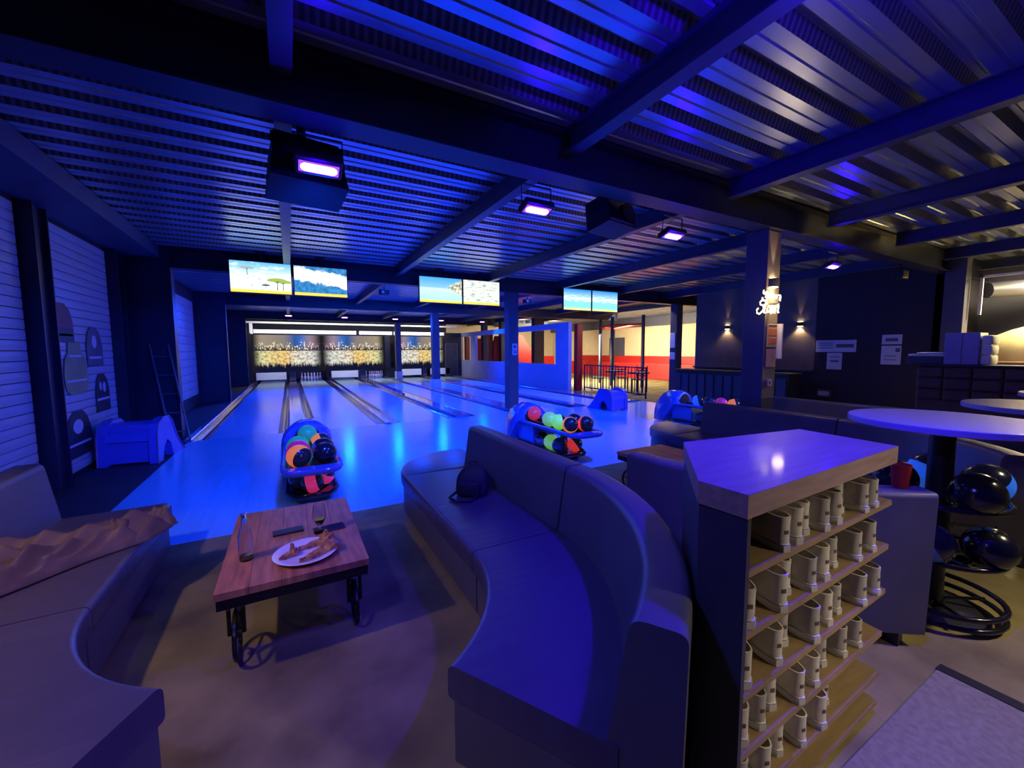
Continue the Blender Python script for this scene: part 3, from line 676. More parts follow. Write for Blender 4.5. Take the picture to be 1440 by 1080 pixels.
# ------------------------------------------------------------------ ultraviolet flood lamps
def flood_parts(o, big=1.0):
    hs = MB().rbox(-0.14 * big, 0.14 * big, -0.075, 0.075, -0.03, 0.025, 0.012).build('housing', 'black', o); hs.rotation_euler = (-0.36, 0, 0)
    MB().tube([(-0.145 * big, 0, 0), (-0.145 * big, 0, 0.17), (0.145 * big, 0, 0.17), (0.145 * big, 0, 0)], 0.007, 6).build('bracket', 'black', o)
    MB().prism([(0.075 * math.copysign(1, math.cos(a)) + 0.033 * math.cos(a), 0.033 * math.sin(a)) for a in [2 * PI * (q + 0.5) / 20 for q in range(20)]], -0.038, -0.031).build('lens', 'uv_glow', hs)
    MB().rbox(-0.118 * big, 0.118 * big, -0.045, 0.045, -0.034, -0.0305, 0.001).build('reflector', 'uv_halo', hs)
labs = ['ultraviolet flood lamp glowing beside the big left speaker', 'ultraviolet flood lamp on the main beam, left of the small speaker', 'ultraviolet flood lamp on the main beam, right of the small speaker', 'ultraviolet flood lamp just right of the big column', 'ultraviolet flood lamp furthest right on the main beam']
for i, x in enumerate((0.22, 1.88, 3.55, 5.24, 6.91)):
    o = thing('flood_lamp', labs[i], 'lamp', (x, 2.78 + 0.2, 2.70), group='ultraviolet lamps on the main beam')
    flood_parts(o)
    adopt(light('spill_light', 'POINT', (x, 2.88, 2.60), (x, 3, 0), 7, VIOLET, 0.05), o)
    l = light('flood_light', 'AREA', (x, 2.98, 2.655), (x, 2.98 + 3.2, 0.3), (105, 135, 135, 135, 110)[i], UVBLUE, 0.18, 0.06, spread=math.radians(96)); adopt(l, o)
for i, x in enumerate((0.03, 2.05, 4.10, 6.18, 8.25)):
    o = thing('flood_lamp', ['far violet lamp above the leftmost lanes', 'far violet lamp second from the left', 'far violet lamp left of the column row', 'far violet lamp right of the column row', 'far violet lamp by the blue partition'][i], 'lamp', (x, 18.0, 2.90), group='ultraviolet lamps over the far lanes')
    flood_parts(o)
    l = light('flood_light', 'AREA', (x, 18.0, 2.855), (x, 15.8, 0.0), 150, UVBLUE, 0.18, 0.06, spread=math.radians(115)); adopt(l, o)
for i, x in enumerate((1.05, 3.1, 5.6, 7.3)):  # hidden lamps added to give the lanes more blue light
    o = thing('flood_lamp', 'added ultraviolet lamp behind the second cross beam, %s from the left' % ORD[i], 'lamp', (x, 9.1, 3.0), group='added ultraviolet lamps behind the second beam')
    flood_parts(o)
    l = light('flood_light', 'AREA', (x, 9.1, 2.955), (x, 12.4, 0.0), 220, UVBLUE, 0.18, 0.06); adopt(l, o)
o = thing('flood_lamp', 'violet flood lamp overhead between shoe shelf and high table', 'lamp', (1.95, 0.55, 2.92)); flood_parts(o)
adopt(light('flood_light', 'AREA', (1.95, 0.55, 2.875), (1.30, 1.05, 0.4), 95, VIOLET, 0.18, 0.06, spread=math.radians(135)), o)
adopt(light('spill_light', 'SPOT', (1.95, 0.70, 2.86), (2.6, 1.1, 3.3), 60, VIOLET, 0.06, spot=math.radians(150), blend=0.3), o)  # upward spot added to tint the roof deck violet
o = thing('flood_lamp', 'added out-of-view violet flood lamp overhead behind the left sofa', 'lamp', (-1.05, 0.8, 2.92)); flood_parts(o)
adopt(light('flood_light', 'AREA', (-1.05, 0.8, 2.875), (1.35, 2.2, 0.6), 34, (0.10, 0.11, 1.0), 0.18, 0.06, spread=math.radians(110)), o)  # unseen lamp added to bring blue onto the sofa backs

# speakers
def speaker(x, y, z, rz, rx, sc, lab):
    t = thing('speaker', lab, 'speaker', (x, y, z), rz); t.rotation_euler = (rx, 0, rz); t.scale = (sc, sc, sc)
    MB().prism([(-0.24, -0.16), (0.24, -0.16), (0.20, 0.16), (-0.20, 0.16)], -0.15, 0.15, axis='y').build('cabinet', 'black', t)
    MB().box(-0.22, 0.22, -0.165, -0.15, -0.13, 0.13).build('grille', 'gloss_black', t)
    MB().lathe([(0.02, 0), (0.09, 0.01), (0.11, 0.03)], 18, Matrix.Translation((0.08, -0.165, -0.03)) @ Matrix.Rotation(PI / 2, 4, 'X')).build('woofer', 'black', t)
    MB().tube([(0, 0, 0.15), (0, 0, 0.42)], 0.03, 8).build('mount', 'black', t)
speaker(0.16, 3.42, 2.80, 0.15, -0.25, 1.05, 'big black speaker hanging at the left end of the main beam')
speaker(2.98, 3.3, 2.88, 0.2, -0.2, 0.95, 'black speaker under the main beam between two violet lamps')
# small projectors on the ceiling
for x, lab in ((2.24, 'small ceiling projector left of the middle screens'), (6.6, 'small ceiling projector right of the notice column')):
    t = thing('projector', lab, 'projector', (x, 11.0, 3.03))
    MB().rbox(-0.12, 0.12, -0.10, 0.10, -0.07, 0.05, 0.015).build('body', 'black', t); MB().tube([(0, 0, 0.05), (0, 0, 0.2)], 0.015, 6).build('pole', 'black', t)
    MB().lathe([(0.035, 0), (0.035, 0.02)], 12, Matrix.Translation((-0.05, -0.10, -0.01)) @ Matrix.Rotation(PI / 2, 4, 'X')).build('lens', 'hood_trim', t)
t = thing('ceiling_spotlight', 'small ceiling spotlight near the bar corner', 'lamp', (9.0, 2.9, 2.72)); MB().rbox(-0.12, 0.12, -0.08, 0.08, -0.07, 0.07, 0.02).build('body', 'black', t); MB().tube([(0, 0, 0.06), (0, 0, 0.2)], 0.015, 6).build('pole', 'black', t)

# screens
scr = [(-0.835, 0.085, 0, 'screen showing a pale savanna with trees, far left pair'), (0.135, 1.03, 1, 'screen showing white clouds over blue, right of the savanna'),
       (2.455, 3.40, 2, 'screen showing a turquoise lagoon and headland, middle pair'), (3.44, 4.33, 3, 'bright white beach screen beside the notice column'), (6.17, 7.05, 4, 'left one of the two identical sea screens at right'), (7.10, 7.98, 4, 'right one of the two identical sea screens at right')]
for x0, x1, k, lab in scr:
    cx = (x0 + x1) / 2; hw = (x1 - x0) / 2
    t = thing('screen', lab, 'screen', (cx, 8.48, 2.53))
    MB().rbox(-hw - 0.012, hw + 0.012, 0.0, 0.06, -0.012, 0.545, 0.006).build('bezel', 'black', t)
    me = bpy.data.meshes.new('display'); me.from_pydata([(-hw, -0.003, 0), (hw, -0.003, 0), (hw, -0.003, 0.53), (-hw, -0.003, 0.53)], [], [(0, 1, 2, 3)])
    uv = me.uv_layers.new()
    for l, c in enumerate(((0, 0), (1, 0), (1, 1), (0, 1))): uv.data[l].uv = c
    me.materials.append(MATS['screen_%d' % k]); put('display', me, t)
    MB().tube([(0, 0.05, 0.4), (0, 0.05, 0.72)], 0.02, 8).rbox(-0.08, 0.08, 0.0, 0.1, 0.70, 0.72, 0.004).build('ceiling_mount', 'beam', t)
    if k == 0:
        def tree(px, pz, s, mcan):
            MB().prism([(px - 0.006 * s, pz), (px + 0.006 * s, pz), (px + 0.004 * s, pz + 0.10 * s), (px + 0.03 * s, pz + 0.14 * s), (px, pz + 0.115 * s), (px - 0.03 * s, pz + 0.14 * s), (px - 0.004 * s, pz + 0.10 * s)], -0.005, -0.0035, axis='y').build('picture_tree', 'tree_dark', t)
            MB().prism([(px + s * 0.13 * math.cos(a), pz + 0.13 * s + s * 0.035 * math.sin(a) * (1.2 if math.sin(a) > 0 else 0.5)) for a in [2 * PI * q / 14 for q in range(14)]], -0.0045, -0.0032, axis='y').build('picture_tree', mcan, t)
        emat('tree_dark', (0.05, 0.12, 0.12), 0.8); emat('tree_pale', (0.45, 0.62, 0.60), 1.0); emat('tree_green', (0.45, 0.62, 0.12), 1.0)
        tree(-0.21, 0.30, 0.9, 'tree_pale'); tree(0.24, 0.06, 1.25, 'tree_green'); tree(0.33, 0.06, 1.1, 'tree_green'); tree(0.06, 0.07, 0.5, 'tree_dark')

# ------------------------------------------------------------------ sconces, script sign, pendant
def sconce(x, y, z, n, lab, up=9, down=14):
    """half-round up-and-down wall light; n = outward direction"""
    t = thing('wall_sconce', lab, 'lamp', (x, y, z)); nv = Vector((*n, 0))
    a0 = math.atan2(nv.y, nv.x)
    poly = [(0.075 * math.cos(a0 + a), 0.075 * math.sin(a0 + a)) for a in [-PI / 2 + PI * k / 10 for k in range(11)]]
    MB().prism(poly, -0.05, 0.05).build('shade', 'cabinet_black', t)
    p = [(q[0] * 0.8, q[1] * 0.8) for q in poly]
    MB().prism(p, 0.0505, 0.053).prism(p, -0.053, -0.0505).build('lamp_glass', 'bulb', t)
    c = Vector((x, y, z)) + nv * 0.045
    adopt(light('sconce_light', 'SPOT', c + Vector((0, 0, 0.07)), c + Vector((0, 0, 2)) - nv * 0.06, up, WARM, 0.012, spot=math.radians(26), blend=0.4), t)
    adopt(light('sconce_light', 'SPOT', c - Vector((0, 0, 0.07)), c - Vector((0, 0, 2)) - nv * 0.1, down, WARM, 0.02, spot=math.radians(110), blend=0.6), t)
sconce(10.998, 7.22, 2.12, (-1, 0), 'up-and-down wall sconce nearer the windows', 10, 16)
sconce(10.998, 5.34, 2.10, (-1, 0), 'up-and-down wall sconce nearer the big column', 10, 20)
sconce(5.08, 2.795, 2.28, (0, -1), 'up-and-down sconce on the big column above the script sign', 16, 10)
sg = thing('neon_sign', 'glowing cream script sign of two words on the big column', 'sign', (4.86, 2.68, 2.03))
def px2(u, v): return ((u - 660) / 1375 * 0.86, 0, -(v - 620) / 1080 * 0.52)
strokes = [[(430, 350), (420, 420), (450, 440), (500, 390), (540, 360), (520, 430), (490, 520)], [(560, 400), (540, 480), (570, 520), (610, 470), (590, 410), (560, 400)], [(650, 400), (630, 490), (670, 520), (700, 460), (680, 400), (650, 400)],
           [(720, 420), (710, 520), (760, 430), (790, 430), (780, 520), (840, 430), (860, 440), (850, 520)], [(900, 430), (960, 430), (980, 480), (970, 560), (930, 540), (950, 480)],
           [(440, 590), (380, 590), (330, 640), (340, 690), (420, 700), (450, 760), (400, 850), (320, 910), (250, 890), (240, 820), (280, 780)], [(390, 520), (400, 560), (470, 600), (540, 560)], [(520, 600), (500, 700), (470, 800), (460, 870), (520, 870)], [(450, 690), (560, 650)],
           [(600, 700), (560, 780), (570, 860), (620, 850), (660, 760), (640, 700), (600, 700)], [(700, 680), (690, 780), (680, 880), (720, 800), (760, 700), (770, 720), (750, 870)], [(770, 740), (830, 690), (840, 720), (810, 870)], [(840, 720), (910, 650), (930, 680), (900, 850), (940, 840)]]
for st in strokes:
    MB().tube([px2(*p) for p in st], 0.0085, 6).build('letter_tube', 'neon', sg, smooth=60)
for dz in (0.0, -0.1): MB().tube([(0.18, 0.0, dz), (0.18, 0.11, dz)], 0.008, 6).build('stand_off', 'aluminium', sg)
adopt(light('sign_light', 'POINT', (5.06, 2.62, 2.10), (5, 2, 2), 5, WARM, 0.06), sg)
# warm pendant outside the left edge of the view: it throws the coffee table's shadow
pd = thing('pendant_lamp', 'warm pendant lamp hanging above the left sofa', 'lamp', (-1.25, 2.1, 1.82))
MB().lathe([(0.03, 0.10), (0.05, 0.09), (0.09, -0.02), (0.088, -0.02), (0.045, 0.085)], 18, cap=False).build('shade', 'black', pd, smooth=50); MB().tube([(0, 0, 0.09), (0, 0, 1.42)], 0.004, 6).build('cord', 'black', pd)
MB().sphere(0.025, 12, 8, (0, 0, 0.0)).build('bulb', 'bulb', pd, smooth=60)
adopt(light('pendant_light', 'SPOT', (-1.25, 2.1, 1.775), (-1.15, 2.15, 0), 42, (1.0, 0.66, 0.32), 0.025, spot=math.radians(118), blend=0.3), pd)

# ------------------------------------------------------------------ sofas
def sweep(prof, kind, cx, cy, side, a0, a1, n=1):
    """prof: (r, z); straight: along y from a0 to a1; arc: angle a0..a1 turning towards the camera"""
    rings = []
    for k in range(n + 1):
        t = a0 + (a1 - a0) * k / n
        if kind == 'line': rings.append([(side * r, t, z) for r, z in prof])
        else: rings.append([(side * r * math.cos(t), -r * math.sin(t), z) for r, z in prof])
    return MB().loft([[(cx + p[0], cy + p[1], p[2]) for p in rg] for rg in rings])
def rounded(pts, rad, seg=4):
    out = []
    n = len(pts)
    for i in range(n):
        p = Vector(pts[i]); a = Vector(pts[i - 1]); b = Vector(pts[(i + 1) % n]); r = rad[i]
        if r <= 0: out.append(tuple(p)); continue
        p0 = p + (a - p).normalized() * r; p1 = p + (b - p).normalized() * r
        for k in range(seg + 1):
            t = k / seg; q = (1 - t) ** 2 * p0 + 2 * t * (1 - t) * p + t * t * p1; out.append((q.x, q.y))
    return out
BASE = rounded([(0.815, 0.07), (1.40, 0.07), (1.40, 0.32), (0.815, 0.32)], [0.0, 0, 0.0, 0.02])
CUSH = rounded([(0.79, 0.30), (1.38, 0.30), (1.38, 0.42), (0.79, 0.425)], [0.02, 0, 0, 0.035])
BACK = rounded([(1.33, 0.31), (1.575, 0.07), (1.585, 0.80), (1.415, 0.80)], [0, 0, 0.03, 0.04])
BACK = rounded([(1.33, 0.31), (1.41, 0.31), (1.41, 0.07), (1.535, 0.07), (1.548, 0.80), (1.405, 0.80)], [0, 0, 0, 0.0, 0.03, 0.04])
def sofa_module(name, lab, kind, cx, cy, side, a0, a1):
    n = 1 if kind == 'line' else 18
    if kind == 'line': ox, oy = cx + side * 1.2, cy + (a0 + a1) / 2
    else: am = (a0 + a1) / 2; ox, oy = cx + side * 1.2 * math.cos(am), cy - 1.2 * math.sin(am)
    t = thing(name, lab, 'sofa', (ox, oy, 0), group='modular grey leather sofas')
    lx, ly = cx - ox, cy - oy
    g = 0.008 if kind == 'line' else 0.007
    nn = 6 if kind == 'line' else n
    sweep(BASE, kind, lx, ly, side, a0 + g, a1 - g, nn).build('base', 'leather', t, smooth=40)
    # slightly crowned cushion
    mb = sweep(CUSH, kind, lx, ly, side, a0 + g * 0.5, a1 - g * 0.5, nn)
    mb.build('seat_cushion', 'leather_seat', t, smooth=40)
    sweep(BACK, kind, lx, ly, side, a0 + g, a1 - g, nn).build('backrest', 'leather', t, smooth=40)
    for r in (0.88, 1.50):
        for tt in (a0 + (a1 - a0) * 0.08, a0 + (a1 - a0) * 0.92):
            fx, fy = (side * r, tt) if kind == 'line' else (side * r * math.cos(tt), -r * math.sin(tt))
            MB().box(lx + fx - 0.025, lx + fx + 0.025, ly + fy - 0.025, ly + fy + 0.025, 0, 0.07).build('foot', 'black', t)
    return t
def sofa_end(lab, cx, cy, side, y0):
    """quarter-round seat closing the far end of a sofa"""
    t = thing('rounded_sofa_end', lab, 'sofa', (cx + side * 1.3, cy + y0 + 0.25, 0), group='modular grey leather sofas')
    lx, ly = cx - t.location[0], cy - t.location[1]
    def outline(r0, ins):
        pts = [(side * (0.80 + ins), y0 + 0.01), (side * (0.80 + ins), y0 + 0.06)]
        for k in range(13):
            a = PI - (PI / 2) * k / 12
            pts.append((side * (1.50 + (0.70 - ins) * math.cos(a)), y0 + 0.06 + (0.66 - ins) * math.sin(a)))
        pts += [(side * 1.58, y0 + 0.06 + 0.66 - ins), (side * 1.58, y0 + 0.01)]
        return [(lx + a, ly + b) for a, b in pts]
    MB().prism(outline(0, 0.02), 0.07, 0.30).build('base', 'leather', t, smooth=40)
    rings = []
    for ins, z in ((0.01, 0.30), (0.0, 0.32), (0.0, 0.40), (0.012, 0.418), (0.03, 0.425)): rings.append([(a, b, z) for a, b in outline(0, ins)])
    MB().loft(rings).build('seat_cushion', 'leather_seat', t, smooth=40)
    for fx, fy in ((0.95, 0.1), (1.5, 0.1), (1.4, 0.5)): MB().box(lx + side * fx - 0.025, lx + side * fx + 0.025, ly + y0 + fy - 0.025, ly + y0 + fy + 0.025, 0, 0.07).build('foot', 'black', t)
ARC = math.radians(59)
sofa_module('sofa', 'straight grey sofa section holding the black backpack', 'line', 0.02, 1.93, 1, 0.0, 1.50)
sofa_module('curved_sofa', 'large curved sofa section in the foreground, lit violet blue', 'arc', 0.02, 1.93, 1, 0.0, ARC)
sofa_end('rounded sofa end beside the straight section with the backpack', 0.02, 1.93, 1, 1.50)
sofa_module('sofa', 'straight dark sofa at left with the brown coat on it', 'line', 0.0, 2.30, -1, 0.0, 1.35)
sofa_module('curved_sofa', 'curved sofa section at the lower left edge, warm lit', 'arc', 0.0, 2.30, -1, 0.0, ARC)
sofa_module('curved_sofa', 'curved sofa section whose grey back shows right of the shoe shelf', 'arc', 3.52, 1.99, -1, 0.0, ARC)
sofa_module('sofa', 'straight sofa section in front of the big column', 'line', 3.36, 1.93, 1, 0.0, 1.50)
sofa_module('curved_sofa', 'curved sofa section behind the high table', 'arc', 3.36, 1.93, 1, 0.0, ARC)
sofa_end('rounded sofa end behind the plank table', 3.36, 1.93, 1, 1.50)
sofa_module('sofa', 'long dark sofa behind the column, towards the bar', 'line', 7.7, 1.30, -1, 0.0, 2.2)
sofa_module('curved_sofa', 'furthest curved sofa, towards the bar', 'arc', 7.7, 1.30, -1, 0.0, ARC)

# ------------------------------------------------------------------ coffee tables
def wheel(R=0.115):
    mb = MB().tube([(0, R * math.cos(2 * PI * k / 24), R * math.sin(2 * PI * k / 24)) for k in range(24)], 0.011, 6, closed=True)
    mb.lathe([(0.022, -0.02), (0.022, 0.02)], 10, Matrix.Rotation(PI / 2, 4, 'Y'))
    for k in range(5):
        a = 2 * PI * k / 5 + 0.3; mb.tube([(0, 0.02 * math.cos(a), 0.02 * math.sin(a)), (0, R * math.cos(a), R * math.sin(a))], 0.006, 5)
    return mb
wheel_me = wheel().mesh('wheel', 'iron', 50)
def coffee_table(x, y, lab):
    t = thing('coffee_table', lab, 'table', (x, y, 0))
    n = 5; wd = 0.664 / n
    for k in range(n):
        x0 = -0.332 + k * wd
        MB().rbox(x0 + 0.0005, x0 + wd - 0.0005, -0.505, 0.505, 0.385, 0.420 - 0.0005 * (k % 3), 0.0012).build('plank', 'wood_red', t)
    MB().box(-0.325, 0.325, -0.50, -0.46, 0.335, 0.386).box(-0.325, 0.325, 0.46, 0.50, 0.335, 0.386).box(-0.325, -0.285, -0.46, 0.46, 0.335, 0.386).box(0.285, 0.325, -0.46, 0.46, 0.335, 0.386).build('apron', 'iron', t)
    for sx in (-1, 1):
        for sy in (-1, 1):
            w_ = put('wheel', wheel_me, t, (sx * 0.27, sy * 0.36, 0.127))
            MB().tube([(sx * 0.27 - 0.03, sy * 0.36, 0.127), (sx * 0.27 - 0.03, sy * 0.36, 0.26), (sx * 0.27, sy * 0.36, 0.29), (sx * 0.27 + 0.03, sy * 0.36, 0.26), (sx * 0.27 + 0.03, sy * 0.36, 0.127)], 0.010, 6).lathe([(0.035, 0.285), (0.03, 0.30), (0.05, 0.336)], 12, Matrix.Translation((sx * 0.27, sy * 0.36, 0))).build('wheel_fork', 'iron', t)
    return t
coffee_table(-0.015, 2.645, 'reddish plank coffee table on iron wheels with the pizza plate')
coffee_table(3.34, 2.66, 'plank coffee table behind the sofas, in front of the ball return')

# things on the table
ZT = 0.42
t = thing('plate', 'white plate with pizza leftovers on the coffee table', 'plate', (0.03, 2.345, ZT))
MB().lathe([(0.001, 0.004), (0.10, 0.004), (0.115, 0.010), (0.155, 0.020), (0.157, 0.023), (0.150, 0.023), (0.112, 0.014), (0.10, 0.009), (0.001, 0.009)], 40, cap=False).build('dish', 'plate', t, smooth=40)
def slice_mesh(L, W, seed, h=0.019):
    rnd = random.Random(seed); mb = MB(); nx, ny = 7, 5; vs = []; fs = []
    for i in range(nx + 1):
        for j in range(ny + 1):
            u = i / nx; v = j / ny - 0.5
            vs.append(((u - 0.5) * L, v * W * (0.08 + 0.92 * u) + rnd.uniform(-1, 1) * 0.004, h * (1 + (1.2 if u > 0.85 else 0)) * (0.6 + 0.8 * rnd.random())))
    b = len(vs)
    for i in range(nx):
        for j in range(ny): p = i * (ny + 1) + j; fs.append((p, p + ny + 1, p + ny + 2, p + 1))
    mb.add(vs, fs)
    mb.add([(p[0], p[1], 0) for p in vs], [tuple(reversed(f)) for f in fs])
    per = [j for j in range(ny + 1)] + [i * (ny + 1) + ny for i in range(1, nx + 1)] + [nx * (ny + 1) + j for j in range(ny - 1, -1, -1)] + [i * (ny + 1) for i in range(nx - 1, 0, -1)]
    o = 0
    for k in range(len(per)):
        a, c = per[k], per[(k + 1) % len(per)]; mb.f.append((a, c, c + b, a + b)); mb.mi.append(0)
    return mb
for lab, x, y, rz, L, W, sd in (('pizza slice at the back of the plate', 0.075, 2.41, 0.35, 0.17, 0.10, 1), ('large pizza slice at the front right of the plate', 0.085, 2.285, 0.5, 0.20, 0.09, 2), ('small pizza crust at the left of the plate', -0.055, 2.33, 0.6, 0.09, 0.05, 3)):
    o = slice_mesh(L, W, sd).build('pizza_slice', 'pizza', None, 50); o.location = (x, y, ZT + 0.0105); o.rotation_euler = (0, 0, rz); tag(o, lab, 'pizza', 'pizza leftovers')
t = thing('smartphone', 'dark phone lying on the coffee table left of the glass', 'phone', (-0.055, 2.70, ZT), 0.06)
MB().rbox(-0.08, 0.08, -0.038, 0.038, 0, 0.010, 0.003).build('body', 'black', t); MB().box(-0.075, 0.075, -0.034, 0.034, 0.010, 0.0105).build('screen_glass', 'black', t)
t = thing('flat_card', 'flat dark blue card under the glass', 'card', (0.165, 2.63, ZT), 0.10)  # thin dark blue rectangle lying on the table
MB().rbox(-0.085, 0.085, -0.05, 0.05, 0, 0.004, 0.001).build('card', 'dark_wall', t)
t = thing('beer_glass', 'stemmed glass with dark beer on the blue card', 'glass', (0.112, 2.60, ZT + 0.004))
MB().lathe([(0.001, 0), (0.034, 0), (0.034, 0.003), (0.006, 0.010), (0.005, 0.035), (0.016, 0.045), (0.036, 0.085), (0.037, 0.12), (0.031, 0.165), (0.0295, 0.165), (0.035, 0.12), (0.034, 0.085), (0.014, 0.048), (0.001, 0.044)], 24, cap=False).build('glass_body', 'glass', t, smooth=50)
MB().lathe([(0.002, 0.0455), (0.0138, 0.0495), (0.0325, 0.083), (0.002, 0.083)], 20, cap=False).build('beer', 'beer', t, smooth=40)
t = thing('bottle', 'clear glass bottle at the left edge of the coffee table', 'bottle', (-0.245, 2.44, ZT))
MB().lathe([(0.001, 0), (0.030, 0), (0.032, 0.006), (0.032, 0.13), (0.026, 0.16), (0.014, 0.185), (0.0125, 0.235), (0.0145, 0.238), (0.0145, 0.248), (0.011, 0.248), (0.0105, 0.19), (0.023, 0.16), (0.0295, 0.13), (0.0295, 0.008), (0.001, 0.006)], 24, cap=False).build('bottle_glass', 'glass', t, smooth=50)
MB().lathe([(0.002, 0.0075), (0.0285, 0.0085), (0.0285, 0.03), (0.002, 0.03)], 20, cap=False).build('dregs', 'beer', t, smooth=40)

# coat on the left sofa: a draped cloth sheet with sharp creases
def cloth(x0, y0, ang, L, W, seed, hmax):
    rnd = random.Random(seed); nu, nv = 60, 30; ph = [rnd.uniform(0, 6.28) for _ in range(8)]
    ca_, sa_ = math.cos(ang), math.sin(ang); vs = []; fs = []
    def ridge(t): return 1 - abs(math.sin(t))
    for i in range(nu + 1):
        u = i / nu
        for j in range(nv + 1):
            v = j / nv * 2 - 1
            hw = W * (0.75 + 0.25 * math.sin(u * 5.2 + ph[0])) * (1 - 0.35 * u) * (0.55 + 0.45 * min(1, u * 7) * min(1, (1 - u) * 7))
            env = max(0.0, 1 - abs(v) ** 2.4) * min(1, u * 9) ** 0.5 * min(1, (1 - u) * 9) ** 0.5
            f = 0.55 * ridge(v * 2.6 + 1.4 * math.sin(u * 4 + ph[1]) + ph[2]) + 0.45 * ridge(u * 9 + v * 1.8 + ph[3] + math.sin(v * 3 + u * 6)) + 0.30 * ridge(u * 17 - v * 4 + ph[4])
            z = 0.006 + env * (0.35 + 0.65 * f) * hmax * (1.15 - 0.5 * u)
            a = (u - 0.5) * L; b = v * hw + 0.03 * math.sin(u * 6 + ph[5])
            vs.append((x0 + a * ca_ - b * sa_, y0 + a * sa_ + b * ca_, z))
    for i in range(nu):
        for j in range(nv): p = i * (nv + 1) + j; fs.append((p, p + nv + 1, p + nv + 2, p + 1))
    n = len(vs); mb = MB().add(vs, fs); mb.add([(a, b, 0.0) for a, b, c in vs], [tuple(reversed(f)) for f in fs])
    per = [j for j in range(nv + 1)] + [i * (nv + 1) + nv for i in range(1, nu + 1)] + [nu * (nv + 1) + j for j in range(nv - 1, -1, -1)] + [i * (nv + 1) for i in range(nu - 1, 0, -1)]
    for k in range(len(per)): a, c = per[k], per[(k + 1) % len(per)]; mb.f.append((a, c, c + n, a + n)); mb.mi.append(0)
    return mb
t = thing('coat', 'crumpled brown coat lying along the left sofa seat', 'coat', (-1.12, 2.89, 0.428))
cloth(-0.02, 0.0, 0.62, 1.02, 0.21, 5, 0.19).build('coat_body', 'coat_cloth', t, smooth=70)
o = cloth(0.02, -0.02, 0.66, 0.66, 0.11, 9, 0.15).build('sleeve', 'coat_cloth', t, smooth=70); o.location = (0.05, -0.10, 0.004)
o = cloth(0.0, 0.0, 0.62, 0.32, 0.13, 11, 0.15).build('hood', 'coat_cloth', t, smooth=70); o.location = (0.30, 0.22, 0.003)
# backpack on the sofa
t = thing('backpack', 'small black backpack leaning on the straight sofa back', 'bag', (1.16, 2.74, 0.425), math.radians(50))
rings = []
for k in range(13):
    f = k / 12; z = 0.215 * f; wd = 0.125 * (1 - max(0, f - 0.45) ** 2 * 2.2) * (0.90 + 0.1 * min(1, f * 6)); dp = 0.085 * (1 - 0.55 * f * f) * (0.9 + 0.1 * min(1, f * 6)); off = 0.05 * f
    if k == 12: wd *= 0.5; dp *= 0.5
    rings.append([(off + dp * math.copysign(abs(math.cos(a)) ** 0.7, math.cos(a)), wd * math.copysign(abs(math.sin(a)) ** 0.7, math.sin(a)), z) for a in [2 * PI * q / 20 for q in range(20)]])
MB().loft(rings).build('bag_body', 'bag_cloth', t, smooth=60)
MB().rbox(-0.105, -0.055, -0.08, 0.08, 0.01, 0.12, 0.02).build('front_pocket', 'bag_cloth', t, smooth=60)
MB().tube([(0.05, -0.04, 0.20), (0.05, -0.03, 0.235), (0.05, 0.03, 0.235), (0.05, 0.04, 0.20)], 0.008, 6).build('handle', 'bag_cloth', t)
MB().tube([(-0.05, 0.10, 0.03), (-0.14, 0.13, 0.012), (-0.20, 0.06, 0.010), (-0.17, -0.04, 0.010), (-0.09, -0.06, 0.02)], 0.010, 6).build('strap', 'bag_cloth', t)

# ------------------------------------------------------------------ bowling balls and returns
BR = 0.108
ball_mesh = {}
hole_me = MB().lathe([(0.013, 0.0), (0.013, 0.0015)], 10).mesh('finger_hole', 'black')
def ball(col, x, y, z, lab, rot=(0, 0, 0), holes=True):
    if col not in ball_mesh: ball_mesh[col] = MB().sphere(BR, 28, 16).mesh('ball', 'ball_' + col, 60)
    o = put('bowling_ball', ball_mesh[col], None, (x, y, z), rot); tag(o, lab, 'bowling ball')
    if holes:
        for th, ph in ((0.24, 0.0), (0.24, 1.1), (0.5, 0.55)):
            d = Vector((math.sin(1.57 + th - 0.24) * math.cos(ph * 0.5), math.sin(ph * 0.5), math.cos(1.45 - th)))
            d.normalize(); h = put('finger_hole', hole_me, o, d * (BR - 0.0008)); h.rotation_euler = d.to_track_quat('Z', 'Y').to_euler()
    return o

